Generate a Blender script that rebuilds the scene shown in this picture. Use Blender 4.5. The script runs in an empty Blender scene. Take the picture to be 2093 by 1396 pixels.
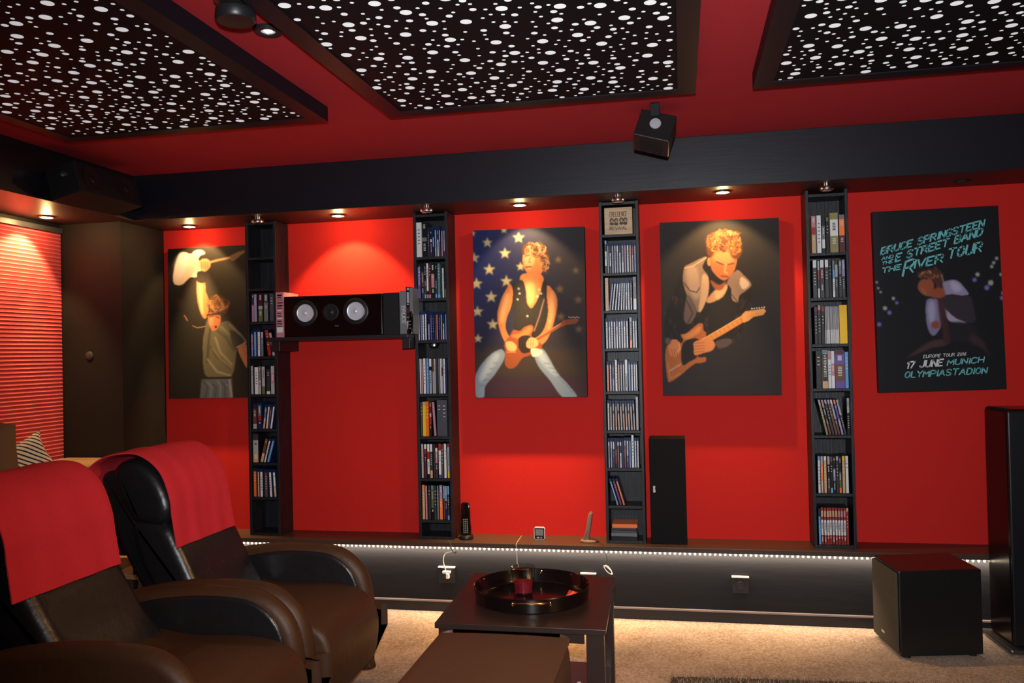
import bpy, bmesh, math, random
import numpy as np
from mathutils import Vector, Matrix, Quaternion, noise
random.seed(7)
sc = bpy.context.scene
col = sc.collection
R = math.radians
# ------------------------------------------------------------------ camera
W, H = 2093, 1396
CX, CY, FPX = W / 2, H / 2, 1721.4
YAW, PITCH, ROLL = -.19842, .01383, -.02211
CAMZ = 1.52
fwd = Vector((math.sin(YAW) * math.cos(PITCH), math.cos(YAW) * math.cos(PITCH), math.sin(PITCH)))
rt = Vector((math.cos(YAW), -math.sin(YAW), 0)); up = rt.cross(fwd)
r2 = math.cos(ROLL) * rt + math.sin(ROLL) * up
u2 = -math.sin(ROLL) * rt + math.cos(ROLL) * up
cam = bpy.data.objects.new('camera', bpy.data.cameras.new('camera')); col.objects.link(cam)
cam.matrix_world = Matrix(((r2.x, u2.x, -fwd.x, 0), (r2.y, u2.y, -fwd.y, 0), (r2.z, u2.z, -fwd.z, CAMZ), (0, 0, 0, 1)))
cam.data.sensor_width = 36; cam.data.lens = 36 * FPX / W; cam.data.clip_start = .02
sc.camera = cam
C0 = Vector((0, 0, CAMZ))
def ray(x, y):
    return r2 * (x - CX) - u2 * (y - CY) + fwd * FPX
def at(x, y, Y=None, Z=None, X=None):
    d = ray(x, y)
    t = (Y / d.y) if Y is not None else ((Z - CAMZ) / d.z if Z is not None else X / d.x)
    return C0 + d * t
def proj(p):
    v = Vector(p) - C0; k = FPX / v.dot(fwd)
    return CX + v.dot(r2) * k, CY - v.dot(u2) * k
# ------------------------------------------------------------------ world, lights, exposure
sc.view_settings.view_transform = 'Standard'; sc.view_settings.look = 'None'
sc.view_settings.gamma = 1; sc.view_settings.use_curve_mapping = False
sc.view_settings.exposure = 0.0
wd = bpy.data.worlds.new('world'); sc.world = wd; wd.use_nodes = True
wd.node_tree.nodes['Background'].inputs[0].default_value = (.5, .4, .38, 1)
wd.node_tree.nodes['Background'].inputs[1].default_value = .03
WARM = (1, .60, .22)
def lamp(name, kind, loc, energy, color, target=None, **kw):
    l = bpy.data.lights.new(name, kind); l.energy = energy; l.color = color
    for k, v in kw.items(): setattr(l, k, v)
    o = bpy.data.objects.new(name, l); col.objects.link(o); o.location = loc
    if target is not None:
        o.rotation_euler = (Vector(target) - Vector(loc)).to_track_quat('-Z', 'Y').to_euler()
    return o
# the camera's own flash, sitting on top of the body
lamp('camera_flash', 'SPOT', (0.01, -.03, CAMZ + .15), 600, (.93, .96, 1), target=at(1290, 560, Y=5), spot_size=R(96), spot_blend=1.0, shadow_soft_size=.03)
# two warm ceiling downlights over the screen side of the room (behind and right of the frame)
lamp('downlight_screen_side', 'SPOT', (1.35, 1.9, 2.60), 420, (1, .50, .18), target=(-1.5, 3.1, .5), spot_size=R(62), spot_blend=.9, shadow_soft_size=.12)
lamp('downlight_behind', 'SPOT', (.25, .6, 2.60), 60, (1, .62, .32), target=(-.3, 2.6, .3), spot_size=R(90), spot_blend=.9, shadow_soft_size=.12)
# ------------------------------------------------------------------ materials
def lin(c):
    return tuple(((v / 255) / 12.92 if v / 255 <= .04045 else ((v / 255 + .055) / 1.055) ** 2.4) for v in c)
_m = {}
def mat(name, c, rough=.5, metal=0, spec=.5, emit=None, es=0, bump=0, bscale=40, var=0, vscale=8, coat=0, trans=0, ior=1.45, srgb=True, stretch=None):
    if name in _m: return _m[name]
    m = bpy.data.materials.new(name); m.use_nodes = True; nt = m.node_tree; b = nt.nodes['Principled BSDF']
    cl = lin(c) if srgb else c
    b.inputs['Base Color'].default_value = (*cl, 1); b.inputs['Roughness'].default_value = rough
    b.inputs['Metallic'].default_value = metal; b.inputs['Specular IOR Level'].default_value = spec
    b.inputs['Coat Weight'].default_value = coat; b.inputs['Transmission Weight'].default_value = trans; b.inputs['IOR'].default_value = ior
    if emit: b.inputs['Emission Color'].default_value = (*emit, 1); b.inputs['Emission Strength'].default_value = es
    if bump or var:
        tc = nt.nodes.new('ShaderNodeTexCoord'); mp = nt.nodes.new('ShaderNodeMapping')
        nt.links.new(tc.outputs['Object'], mp.inputs[0])
        if stretch: mp.inputs['Scale'].default_value = stretch
    if bump:
        n = nt.nodes.new('ShaderNodeTexNoise'); n.inputs['Scale'].default_value = bscale; n.inputs['Detail'].default_value = 4
        bp = nt.nodes.new('ShaderNodeBump'); bp.inputs['Strength'].default_value = bump; bp.inputs['Distance'].default_value = .01
        nt.links.new(mp.outputs[0], n.inputs['Vector']); nt.links.new(n.outputs[0], bp.inputs['Height']); nt.links.new(bp.outputs[0], b.inputs['Normal'])
    if var:
        n = nt.nodes.new('ShaderNodeTexNoise'); n.inputs['Scale'].default_value = vscale; n.inputs['Detail'].default_value = 5
        r = nt.nodes.new('ShaderNodeValToRGB'); nt.links.new(mp.outputs[0], n.inputs['Vector']); nt.links.new(n.outputs[0], r.inputs[0])
        r.color_ramp.elements[0].position = .35; r.color_ramp.elements[1].position = .65
        r.color_ramp.elements[0].color = (*[v * (1 - var) for v in cl], 1); r.color_ramp.elements[1].color = (*[min(1, v * (1 + var)) for v in cl], 1)
        nt.links.new(r.outputs[0], b.inputs['Base Color'])
    _m[name] = m; return m
RED = mat('red_wall_paint', (.50, .0165, .0125), rough=.8, spec=.15, bump=.08, bscale=180, srgb=False)
REDC = mat('red_ceiling_paint', (.42, .024, .032), rough=.8, spec=.25, bump=.05, bscale=120, srgb=False)
BLK = mat('black_stained_wood', (.0070, .0078, .0120), rough=.36, spec=.45, bump=.03, bscale=6, srgb=False, stretch=(1, 12, 12))
BLKV = mat('black_shelf_wood', (.0105, .0103, .0135), rough=.45, spec=.35, bump=.15, bscale=8, srgb=False, stretch=(14, 14, 1.2), var=.35, vscale=6)
BLKW = mat('black_wall_paint', (.0085, .0070, .0068), rough=.62, spec=.3, bump=.05, bscale=90, srgb=False)
LEDGE = mat('ledge_laminate', (.048, .028, .022), rough=.38, spec=.5, bump=.06, bscale=8, srgb=False, stretch=(1, 14, 14))
GLOSS = mat('gloss_black', (.004, .003, .003), rough=.08, spec=.6, coat=.6, srgb=False)
PLAS = mat('black_plastic', (.010, .010, .011), rough=.38, srgb=False)
MATTE = mat('matte_black', (.008, .008, .009), rough=.7, spec=.3, srgb=False)
LEA = mat('black_leather', (.009, .0085, .010), rough=.33, spec=.5, bump=.35, bscale=16, srgb=False)
LEAO = mat('black_leather_warm_lit', (.044, .019, .008), rough=.5, spec=.4, bump=.2, bscale=24, srgb=False)  # black leather again, with warm lamplight put into its colour
TOWEL = mat('red_terry_cloth', (.60, .032, .048), rough=.95, spec=.1, bump=.5, bscale=420, srgb=False)
CHR = mat('satin_chrome', (.75, .75, .78), rough=.22, metal=1, srgb=False)
BRASS = mat('brass', (.85, .55, .25), rough=.2, metal=1, srgb=False)
WHT = mat('white_plastic', (.75, .73, .68), rough=.4, srgb=False)
DRIVER = mat('driver_cone_silver', (.62, .63, .70), rough=.35, metal=.25, srgb=False)
LENS = mat('lit_lamp_lens', (1, .8, .5), emit=(1, .80, .50), es=26, srgb=False)
# ------------------------------------------------------------------ mesh builder
class MB:
    def __init__(s): s.v = []; s.f = []; s.mi = []; s.mats = []
    def m(s, mt):
        if mt not in s.mats: s.mats.append(mt)
        return s.mats.index(mt)
    def add(s, vs, fs, mt):
        k = len(s.v); i = s.m(mt); s.v += [tuple(v) for v in vs]
        for f in fs: s.f.append(tuple(a + k for a in f)); s.mi.append(i)
    def box(s, a, b, mt, M=None):
        x0, y0, z0 = a; x1, y1, z1 = b
        vs = [Vector(p) for p in ((x0,y0,z0),(x1,y0,z0),(x1,y1,z0),(x0,y1,z0),(x0,y0,z1),(x1,y0,z1),(x1,y1,z1),(x0,y1,z1))]
        if M: vs = [M @ v for v in vs]
        s.add(vs, [(0,3,2,1),(4,5,6,7),(0,1,5,4),(1,2,6,5),(2,3,7,6),(3,0,4,7)], mt)
    def lathe(s, prof, mt, loc=(0,0,0), seg=32, M=None):   # prof: (r,z) pairs round +Z
        vs = []; fs = []; n = len(prof)
        for j in range(seg):
            a = 2 * math.pi * j / seg
            for r, z in prof: vs.append(Vector((r * math.cos(a), r * math.sin(a), z)))
        M = (Matrix.Translation(loc) @ M) if M else Matrix.Translation(loc)
        vs = [M @ v for v in vs]
        for j in range(seg):
            k = (j + 1) % seg
            for i in range(n - 1): fs.append((j*n+i, k*n+i, k*n+i+1, j*n+i+1))
        s.add(vs, fs, mt)
    def tube(s, pts, r, mt, seg=8, closed=False):
        pts = [Vector(p) for p in pts]; n = len(pts); vs = []; fs = []
        rr = r if isinstance(r, (list, tuple)) else [r] * n
        prev = None
        for i, p in enumerate(pts):
            a = pts[(i - 1) % n] if (closed or i > 0) else p; b = pts[(i + 1) % n] if (closed or i < n - 1) else p
            t = (b - a).normalized()
            if prev is None: nrm = t.orthogonal().normalized()
            else:
                nrm = prev - t * prev.dot(t); nrm = nrm.normalized() if nrm.length > 1e-6 else t.orthogonal().normalized()
            prev = nrm; bn = t.cross(nrm)
            for j in range(seg):
                an = 2 * math.pi * j / seg; vs.append(p + (nrm * math.cos(an) + bn * math.sin(an)) * rr[i])
        for i in range(n if closed else n - 1):
            k = (i + 1) % n
            for j in range(seg): l = (j + 1) % seg; fs.append((i*seg+j, i*seg+l, k*seg+l, k*seg+j))
        if not closed: fs.append(tuple(range(seg))[::-1]); fs.append(tuple((n-1)*seg + j for j in range(seg)))
        s.add(vs, fs, mt)
    def puff(s, prof, y0, y1, rnd, mt, n=5, closed=True, M=None, sag=0):
        """closed (x,z) profile swept along y with rounded ends"""
        P = [Vector((p[0], p[1])) for p in prof]; N = len(P)
        area = sum(P[i].x * P[(i+1) % N].y - P[(i+1) % N].x * P[i].y for i in range(N))
        sg = 1 if area > 0 else -1
        nor = []
        for i in range(N):
            t = (P[(i+1) % N] - P[i-1]); t.normalize(); nor.append(Vector((t.y, -t.x)) * sg)
        secs = []
        for i in range(n + 1):
            a = math.pi / 2 * i / n; secs.append((y0 + rnd * (1 - math.sin(a)), rnd * (1 - math.cos(a))))
        secs = secs[::-1]
        mid = [(y0 + rnd + (y1 - y0 - 2 * rnd) * t, -sag * math.sin(math.pi * t)) for t in (.25, .5, .75)]
        secs = secs + mid + [(y1 - (a - y0), o) for a, o in secs[::-1]]
        vs = []; fs = []
        for y, off in secs:
            for p, q in zip(P, nor):
                c = p - q * off; vs.append(Vector((c.x, y, c.y)))
        if M: vs = [M @ v for v in vs]
        for i in range(len(secs) - 1):
            for j in range(N): k = (j+1) % N; fs.append((i*N+j, i*N+k, (i+1)*N+k, (i+1)*N+j))
        fs.append(tuple(range(N))[::-1]); fs.append(tuple((len(secs)-1)*N + j for j in range(N)))
        s.add(vs, fs, mt)
    def build(s, name, parent=None, smooth=False, bevel=0, loc=None, sharp=40):
        me = bpy.data.meshes.new(name); me.from_pydata(s.v, [], s.f)
        for m in s.mats: me.materials.append(m)
        me.polygons.foreach_set('material_index', s.mi)
        bm = bmesh.new(); bm.from_mesh(me); bmesh.ops.recalc_face_normals(bm, faces=bm.faces); bm.to_mesh(me); bm.free()
        if smooth:
            me.polygons.foreach_set('use_smooth', [True] * len(me.polygons))
            try: me.set_sharp_from_angle(angle=R(sharp))
            except Exception: pass
        me.update()
        o = bpy.data.objects.new(name, me); col.objects.link(o)
        base = None
        if parent is None:
            xs = [v[0] for v in s.v]; ys = [v[1] for v in s.v]; zs = [v[2] for v in s.v]
            base = Vector(loc) if loc is not None else Vector(((min(xs)+max(xs))/2, (min(ys)+max(ys))/2, min(zs)))
            me.transform(Matrix.Translation(-base)); o.location = base
        else:
            o.parent = parent
            me.transform(root_world(parent).inverted())
        if bevel:
            b = o.modifiers.new('bevel', 'BEVEL'); b.width = bevel; b.segments = 2; b.limit_method = 'ANGLE'
        return o
def root_world(o):
    m = Matrix.LocRotScale(o.location, o.rotation_euler, o.scale)
    return (root_world(o.parent) @ m) if o.parent else m
def tag(o, label=None, cat=None, group=None, kind=None):
    if label: o['label'] = label
    if cat: o['category'] = cat
    if group: o['group'] = group
    if kind: o['kind'] = kind
    return o
def thing(name, loc, label, cat, group=None):
    o = bpy.data.objects.new(name, None); col.objects.link(o); o.location = loc; o.empty_display_size = .05
    return tag(o, label, cat, group)
def sbox(name, a, b, mt, kind='structure', bevel=0):
    m = MB(); m.box(a, b, mt); return tag(m.build(name, bevel=bevel), kind=kind)
def catmull(pts, n=6, closed=False):
    out = []; N = len(pts); P = [Vector(p) for p in pts]
    for i in range(N if closed else N - 1):
        g = lambda k: P[k % N] if closed else P[max(0, min(N-1, k))]
        p0, p1, p2, p3 = g(i-1), g(i), g(i+1), g(i+2)
        for k in range(n):
            t = k / n
            out.append(.5 * ((2*p1) + (-p0+p2)*t + (2*p0-5*p1+4*p2-p3)*t*t + (-p0+3*p1-3*p2+p3)*t**3))
    if not closed: out.append(P[-1])
    return out
# ------------------------------------------------------------------ stroke lettering
F = {
'A':[[(0,0),(.4,1),(.8,0)],[(.15,.35),(.65,.35)]],'B':[[(0,0),(0,1),(.5,1),(.65,.85),(.65,.65),(.5,.52),(0,.52)],[(.5,.52),(.7,.38),(.7,.15),(.5,0),(0,0)]],
'C':[[(.7,.85),(.5,1),(.2,1),(0,.8),(0,.2),(.2,0),(.5,0),(.7,.15)]],'D':[[(0,0),(0,1),(.4,1),(.7,.75),(.7,.25),(.4,0),(0,0)]],
'E':[[(.65,1),(0,1),(0,0),(.65,0)],[(0,.52),(.5,.52)]],'F':[[(.65,1),(0,1),(0,0)],[(0,.52),(.5,.52)]],'G':[[(.7,.85),(.5,1),(.2,1),(0,.8),(0,.2),(.2,0),(.5,0),(.7,.2),(.7,.45),(.4,.45)]],
'H':[[(0,0),(0,1)],[(.7,0),(.7,1)],[(0,.5),(.7,.5)]],'I':[[(.1,0),(.1,1)]],'J':[[(.6,1),(.6,.2),(.4,0),(.15,0),(0,.2)]],'K':[[(0,0),(0,1)],[(.65,1),(0,.45),(.7,0)]],
'L':[[(0,1),(0,0),(.6,0)]],'M':[[(0,0),(0,1),(.4,.4),(.8,1),(.8,0)]],'N':[[(0,0),(0,1),(.65,0),(.65,1)]],'O':[[(.35,1),(.1,.85),(0,.5),(.1,.15),(.35,0),(.6,.15),(.7,.5),(.6,.85),(.35,1)]],
'P':[[(0,0),(0,1),(.5,1),(.7,.85),(.7,.6),(.5,.45),(0,.45)]],'R':[[(0,0),(0,1),(.5,1),(.68,.85),(.68,.65),(.5,.5),(0,.5)],[(.35,.5),(.75,0)]],
'S':[[(.65,.85),(.45,1),(.2,1),(0,.82),(.1,.6),(.55,.42),(.68,.2),(.5,0),(.2,0),(0,.15)]],'T':[[(0,1),(.8,1)],[(.4,1),(.4,0)]],'U':[[(0,1),(0,.2),(.2,0),(.5,0),(.7,.2),(.7,1)]],
'V':[[(0,1),(.38,0),(.75,1)]],'W':[[(0,1),(.2,0),(.45,.7),(.7,0),(.9,1)]],'Y':[[(0,1),(.35,.5),(.7,1)],[(.35,.5),(.35,0)]],'X':[[(0,1),(.7,0)],[(.7,1),(0,0)]],'Z':[[(0,1),(.7,1),(0,0),(.7,0)]],
'0':[[(.3,1),(.05,.8),(.05,.2),(.3,0),(.55,.2),(.55,.8),(.3,1)]],'1':[[(0,.8),(.2,1),(.2,0)]],'2':[[(0,.8),(.2,1),(.5,1),(.6,.75),(0,0),(.65,0)]],'6':[[(.55,1),(.1,.6),(0,.3),(.15,0),(.45,0),(.6,.25),(.45,.5),(.05,.45)]],'7':[[(0,1),(.6,1),(.2,0)]],
'-':[[(0,.5),(.4,.5)]],'.':[[(.1,0),(.1,.08)]],' ':[]}
def text_w(t, gap=.25):
    w = 0
    for ch in t:
        st = F.get(ch, []); w += (max((p[0] for s_ in st for p in s_), default=.4)) + gap
    return w - gap
def ribbons(m, text, fn, th, mt, gap=.25, taper=True, jit=0):
    """fn(u,v) maps unit text coordinates (u 0..1 along, v 0..1 up) to world; th is the stroke width in world units"""
    tot = text_w(text, gap); x = 0
    for ch in text:
        st = F.get(ch, [])
        w = max((p[0] for s_ in st for p in s_), default=.4)
        dy = random.uniform(-jit, jit)
        for s_ in st:
            P = [Vector(fn((x + p[0]) / tot, p[1] + dy)) for p in s_]
            nrm = (Vector(fn(1, 0)) - Vector(fn(0, 0))).cross(Vector(fn(0, 1)) - Vector(fn(0, 0))).normalized()
            for i in range(len(P) - 1):
                d = (P[i+1] - P[i]); 
                if d.length < 1e-6: continue
                t = d.normalized(); n = nrm.cross(t); h = th / 2
                h2 = h * (.75 if (taper and i == len(P) - 2) else 1)
                m.add([P[i] - t*h*.5 + n*h, P[i] - t*h*.5 - n*h, P[i+1] + t*h*.5 - n*h2, P[i+1] + t*h*.5 + n*h2], [(0,1,2,3)], mt)
        x += w + gap
def lettering(name, parent, lines, mt, lab=None):
    for (text, p0, p1, upv, th, *o) in lines:
        m = MB(); p0, p1, upv = Vector(p0), Vector(p1), Vector(upv)
        ribbons(m, text, lambda u, v: p0 + (p1 - p0) * u + upv * v, th, mt, *o)
        ob = m.build(name, parent)
        if lab: ob['label'] = lab
    return ob
# ------------------------------------------------------------------ room shell (floor z=0, ceiling z=2.66, back wall y=5.03)
YW, YF, YB = 5.03, 4.85, 4.60      # wall plane, shelf fronts, beam front
ZC, ZS, ZL = 2.658, 2.382, .418    # ceiling, soffit, ledge top
XL, XLB, XR, YN = -3.79, -3.27, 2.75, -1.6
def carpet():
    m = bpy.data.materials.new('beige_carpet'); m.use_nodes = True; nt = m.node_tree; b = nt.nodes['Principled BSDF']
    b.inputs['Roughness'].default_value = 1; b.inputs['Specular IOR Level'].default_value = .1
    tc = nt.nodes.new('ShaderNodeTexCoord')
    n1 = nt.nodes.new('ShaderNodeTexNoise'); n1.inputs['Scale'].default_value = 95; n1.inputs['Detail'].default_value = 6
    n2 = nt.nodes.new('ShaderNodeTexNoise'); n2.inputs['Scale'].default_value = 5
    mx = nt.nodes.new('ShaderNodeMix'); mx.data_type = 'FLOAT'; mx.inputs[0].default_value = .25
    r = nt.nodes.new('ShaderNodeValToRGB'); r.color_ramp.elements[0].position = .36; r.color_ramp.elements[1].position = .62
    r.color_ramp.elements[0].color = (.29, .195, .13, 1); r.color_ramp.elements[1].color = (.55, .41, .31, 1)
    for n in (n1, n2): nt.links.new(tc.outputs['Object'], n.inputs['Vector'])
    nt.links.new(n1.outputs[0], mx.inputs[2]); nt.links.new(n2.outputs[0], mx.inputs[3]); nt.links.new(mx.outputs[0], r.inputs[0]); nt.links.new(r.outputs[0], b.inputs['Base Color'])
    bp = nt.nodes.new('ShaderNodeBump'); bp.inputs['Strength'].default_value = .5; bp.inputs['Distance'].default_value = .004
    n3 = nt.nodes.new('ShaderNodeTexNoise'); n3.inputs['Scale'].default_value = 220; nt.links.new(tc.outputs['Object'], n3.inputs['Vector'])
    nt.links.new(n3.outputs[0], bp.inputs['Height']); nt.links.new(bp.outputs[0], b.inputs['Normal'])
    return m
CARPET = carpet()
sbox('floor', (XL - .2, YN - .2, -.1), (XR + .2, YW + .2, 0), CARPET)
sbox('ceiling', (XL - .2, YN - .2, ZC), (XR + .2, YW + .2, ZC + .1), REDC)
sbox('wall_back', (XL - .2, YW, 0), (XR + .2, YW + .15, ZC), RED)
sbox('wall_left', (XL - .15, YN, 0), (XL, YW, ZC), BLKW)
sbox('wall_right', (XR, YN, 0), (XR + .15, YW, ZC), BLKW)
sbox('wall_front', (XL, YN - .15, 0), (XR, YN, ZC), BLKW)
SOF = mat('dark_soffit_laminate', (.030, .010, .009), rough=.48, spec=.5, bump=.05, bscale=20, srgb=False)
def beam(name, a, b):
    m = MB(); m.box(a, b, BLK)
    for i in range(len(m.f)):
        if i == 0: m.mi[i] = m.m(SOF)
    return tag(m.build(name, bevel=.002), kind='structure')
beam('trim_1', (XLB, YB, ZS), (XR, YW, ZC))
beam('trim_2', (XL, YN, ZS), (XLB, YW, ZC))
sbox('trim_3', (XL, YB - .01, 0), (at(252, 700, Y=YB).x, YW, ZS), BLKW)                 # black boxed column in the corner
# ledge with plinth panel
sbox('trim_4', (at(252, 700, Y=YB).x, 4.783, ZL - .028), (XR, YW, ZL), LEDGE, bevel=.003)
sbox('wall_plinth', (at(252, 700, Y=YB).x, 4.835, 0), (XR, YW, ZL - .028), mat('plinth_paint', (.0068, .0065, .0078), rough=.6, spec=.22, bump=.25, bscale=3, srgb=False, stretch=(1, 1, 6)))
b_ = MB(); b_.box((at(252, 700, Y=YB).x, 4.823, 0), (XR, 4.835, .058), BLK); tag(b_.build('baseboard_back', bevel=.002), kind='structure')
b_ = MB(); b_.box((at(252, 700, Y=YB).x, 4.817, .058), (XR, 4.835, .066), mat('baseboard_highlight', (.22, .17, .15), rough=.35, srgb=False)); tag(b_.build('trim_5'), kind='structure')  # pale strip painting the led highlight along the baseboard's top edge
# round cover plate on the corner column
p = at(183, 727, Y=YB - .012)
b_ = MB(); b_.lathe([(0, .006), (.022, .006), (.026, .003), (.026, 0)], mat('grey_plate', (.03, .028, .028), rough=.5, srgb=False), loc=p, M=Matrix.Rotation(R(90), 4, 'X'))
tag(b_.build('cover_plate', smooth=True), 'small round grey cover plate on the black corner column', 'wall plate')
# ------------------------------------------------------------------ spotlights in the soffits
def puck(name, x, y, label, lit, tgt=None, z=ZS, energy=0, down=0):
    p = at(x, y, Z=z - .006) if not isinstance(x, Vector) else x
    t = thing(name, (p.x, p.y, z), label, 'ceiling light', 'spotlights under the black beam')
    m = MB(); m.lathe([(.034, 0), (.041, 0), (.042, -.005), (.039, -.010), (.034, -.009), (.033, -.002)], CHR if lit else PLAS, loc=(p.x, p.y, z)); m.build('trim_ring', t, smooth=True)
    m = MB(); m.lathe([(0, -.0115), (.022, -.0110), (.034, -.008), (.034, -.002), (0, -.002)], LENS if lit else PLAS, loc=(p.x, p.y, z)); m.build('lens', t, smooth=True)
    if lit:
        lamp('spot_bulb', 'SPOT', (p.x, p.y, z - .022), energy, WARM, target=tgt, spot_size=R(96), spot_blend=.38, shadow_soft_size=.016)
        if down: lamp('spot_core', 'SPOT', (p.x, p.y, z - .022), down, WARM, target=wallt(p, 5), spot_size=R(44), spot_blend=1, shadow_soft_size=.016)
        lamp('spot_spill', 'POINT', (p.x, p.y, z - .022), energy * .09, WARM, shadow_soft_size=.016)
    return p
def wallt(p, ang): return (p.x, p.y + math.sin(R(ang)), ZS - .022 - math.cos(R(ang)))
for (x, y, e, dn, lab) in ((387, 463, 26, 330, 'lit round spotlight above the picture of a raised guitar'), (691, 441, 52, 60, 'lit round spotlight above the wall shelf speaker'),
                  (1062, 419, 34, 480, 'lit round spotlight above the star flag picture'), (1477, 393, 44, 110, 'lit round spotlight above the dark guitarist picture')):
    q = at(x, y, Z=ZS - .006); puck('recessed_spotlight', x, y, lab, True, wallt(q, 20), energy=e, down=dn)
q = at(95, 444, Z=ZS - .006)
puck('recessed_spotlight', 95, 444, 'lit round spotlight above the red pleated blind', True, (q.x - .24, q.y - .15, ZS - .9), energy=50, down=60)
puck('recessed_spotlight', 1967, 373, 'unlit dark spotlight above the tour poster', False)
def ball_lamp(x, y, Yp, z, label, rr=.034):
    p = at(x, y, Y=Yp)
    t = thing('shelf_lamp', (p.x, p.y, z), label, 'lamp', 'small silver lamps over the shelf columns')
    m = MB(); m.lathe([(0, 0), (.016, 0), (.016, -.018), (0, -.018)], CHR, loc=(p.x, p.y, z), seg=20); m.build('stem', t, smooth=True)
    m = MB(); m.lathe([(0, -.018), (rr, -.018), (rr + .003, -.024), (rr + .002, -.034), (rr - .008, -.042), (.0, -.044)], CHR, loc=(p.x, p.y, z), seg=28); m.build('lamp_housing', t, smooth=True)
for x, y, lab in ((527, 452, 'small silver lamp above the leftmost shelf column'), (872, 429, 'small silver lamp above the shelf column right of the wall speaker'),
                  (1263, 407, 'small silver lamp above the carved wooden box'), (1690, 384, 'small silver lamp above the rightmost shelf column')):
    p = at(x, y, Z=ZS - .025); ball_lamp(x, y, p.y, ZS, lab)
# ------------------------------------------------------------------ ceiling star panels
STAR = mat('white_perforation', (.80, .82, .82), rough=.6, emit=(.92, .97, 1), es=.42, srgb=False)
PFACE = mat('black_panel_foil', (.0045, .0045, .0065), rough=.7, spec=.12, srgb=False)
PFRAME = mat('black_panel_frame', (.0065, .0072, .0115), rough=.5, spec=.2, srgb=False)
ZP = 2.592
def star_panel(x0, x1, y0, y1, label, seed):
    t = thing('ceiling_panel', ((x0+x1)/2, (y0+y1)/2, ZP), label, 'ceiling panel', 'black perforated panels on the ceiling')
    B = .075
    fr = MB()
    for a, b in (((x0, y0, ZP), (x1, y0 + B, ZC)), ((x0, y1 - B, ZP), (x1, y1, ZC)), ((x0, y0 + B, ZP), (x0 + B, y1 - B, ZC)), ((x1 - B, y0 + B, ZP), (x1, y1 - B, ZC))): fr.box(a, b, PFRAME)
    fr.build('frame', t)
    m = MB(); zf = ZP + .004
    m.box((x0 + B, y0 + B, zf), (x1 - B, y1 - B, zf + .01), PFACE)
    rnd = random.Random(seed); pts = []; cell = {}
    def ok(x, y, r):
        i, j = int(x / .12), int(y / .12)
        for a in (-1, 0, 1):
            for b in (-1, 0, 1):
                for (u, v, q, g) in cell.get((i + a, j + b), ()):
                    d = math.hypot(u - x, v - y)
                    if d < max((r + q) * 1.0 + .012, g if r == q else 0): return False
        return True
    ax0, ax1, ay0, ay1 = x0 + B + .012, x1 - B - .012, y0 + B + .012, y1 - B - .012
    A = (ax1 - ax0) * (ay1 - ay0)
    for r, gap, dens in ((.0195, .105, 50), (.0115, .058, 90), (.0066, .036, 185)):
        n = int(A * dens); k = 0; tries = 0
        while k < n and tries < n * 40:
            tries += 1; x = rnd.uniform(ax0, ax1); y = rnd.uniform(ay0, ay1)
            if ok(x, y, r): cell.setdefault((int(x / .12), int(y / .12)), []).append((x, y, r, gap)); pts.append((x, y, r)); k += 1
    for x, y, r in pts:
        n = 14; vs = [(x + r * math.cos(2*math.pi*i/n), y + r * math.sin(2*math.pi*i/n), zf - .0008) for i in range(n)]
        m.add(vs, [tuple(range(n))], STAR)
    m.build('perforated_face', t)
pz = lambda x, y: at(x, y, Z=ZP)
a, b = pz(206, 299), pz(705, 243)
yq = pz(800, 243).y
star_panel(-2.90, at(705, 243, Z=ZC).x, .9, b.y + .02, 'black ceiling panel with white dots at the left corner of the ceiling', 3)
a, b = pz(800, 243), pz(1422, 191)
star_panel(a.x, b.x, .9, b.y, 'black ceiling panel with white dots above the star flag picture', 5)
a = pz(1529, 183); a.x = at(1529, 183, Z=ZC).x
star_panel(a.x, a.x + 1.42, .9, a.y, 'black ceiling panel with white dots at the right edge of the ceiling', 9)
# ceiling fixtures in the left red stripe
p = at(479, 22, Z=ZC - .06)
t = thing('ceiling_mount', (p.x, p.y, ZC), 'two-tier round black fixture on the red ceiling stripe', 'ceiling fixture')
m = MB(); m.lathe([(0, 0), (.062, 0), (.062, -.035), (.05, -.04), (.035, -.05), (0, -.05)], PLAS, loc=(p.x, p.y, ZC)); m.build('base_plate', t, smooth=True)
m = MB(); m.lathe([(0, -.05), (.045, -.052), (.060, -.06), (.062, -.085), (.056, -.094), (0, -.096)], PLAS, loc=(p.x + .004, p.y, ZC)); m.build('lower_disc', t, smooth=True)
p = at(548, 65, Z=ZC - .01)
t = thing('recessed_downlight', (p.x, p.y, ZC), 'black ringed downlight with a small bright centre on the red ceiling stripe', 'ceiling light')
m = MB(); m.lathe([(.024, 0), (.050, 0), (.051, -.006), (.045, -.014), (.026, -.012), (.024, -.004)], PLAS, loc=(p.x, p.y, ZC)); m.build('ring', t, smooth=True)
m = MB(); m.lathe([(0, -.006), (.0245, -.009), (.0245, -.001), (0, -.001)], mat('glass_lens', (.55, .55, .6), rough=.15, emit=(.9, .95, 1), es=.25, srgb=False), loc=(p.x, p.y, ZC)); m.build('lens', t, smooth=True)
m = MB()
for i in (-1, 1):
    for j in (-1, 1): m.lathe([(0, -.0115), (.005, -.0105), (.005, -.009)], mat('led_chip', (1, 1, 1), emit=(.95, .98, 1), es=6, srgb=False), loc=(p.x + i*.0065, p.y + j*.0065, ZC), seg=10)
m.build('led_chips', t)
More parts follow.
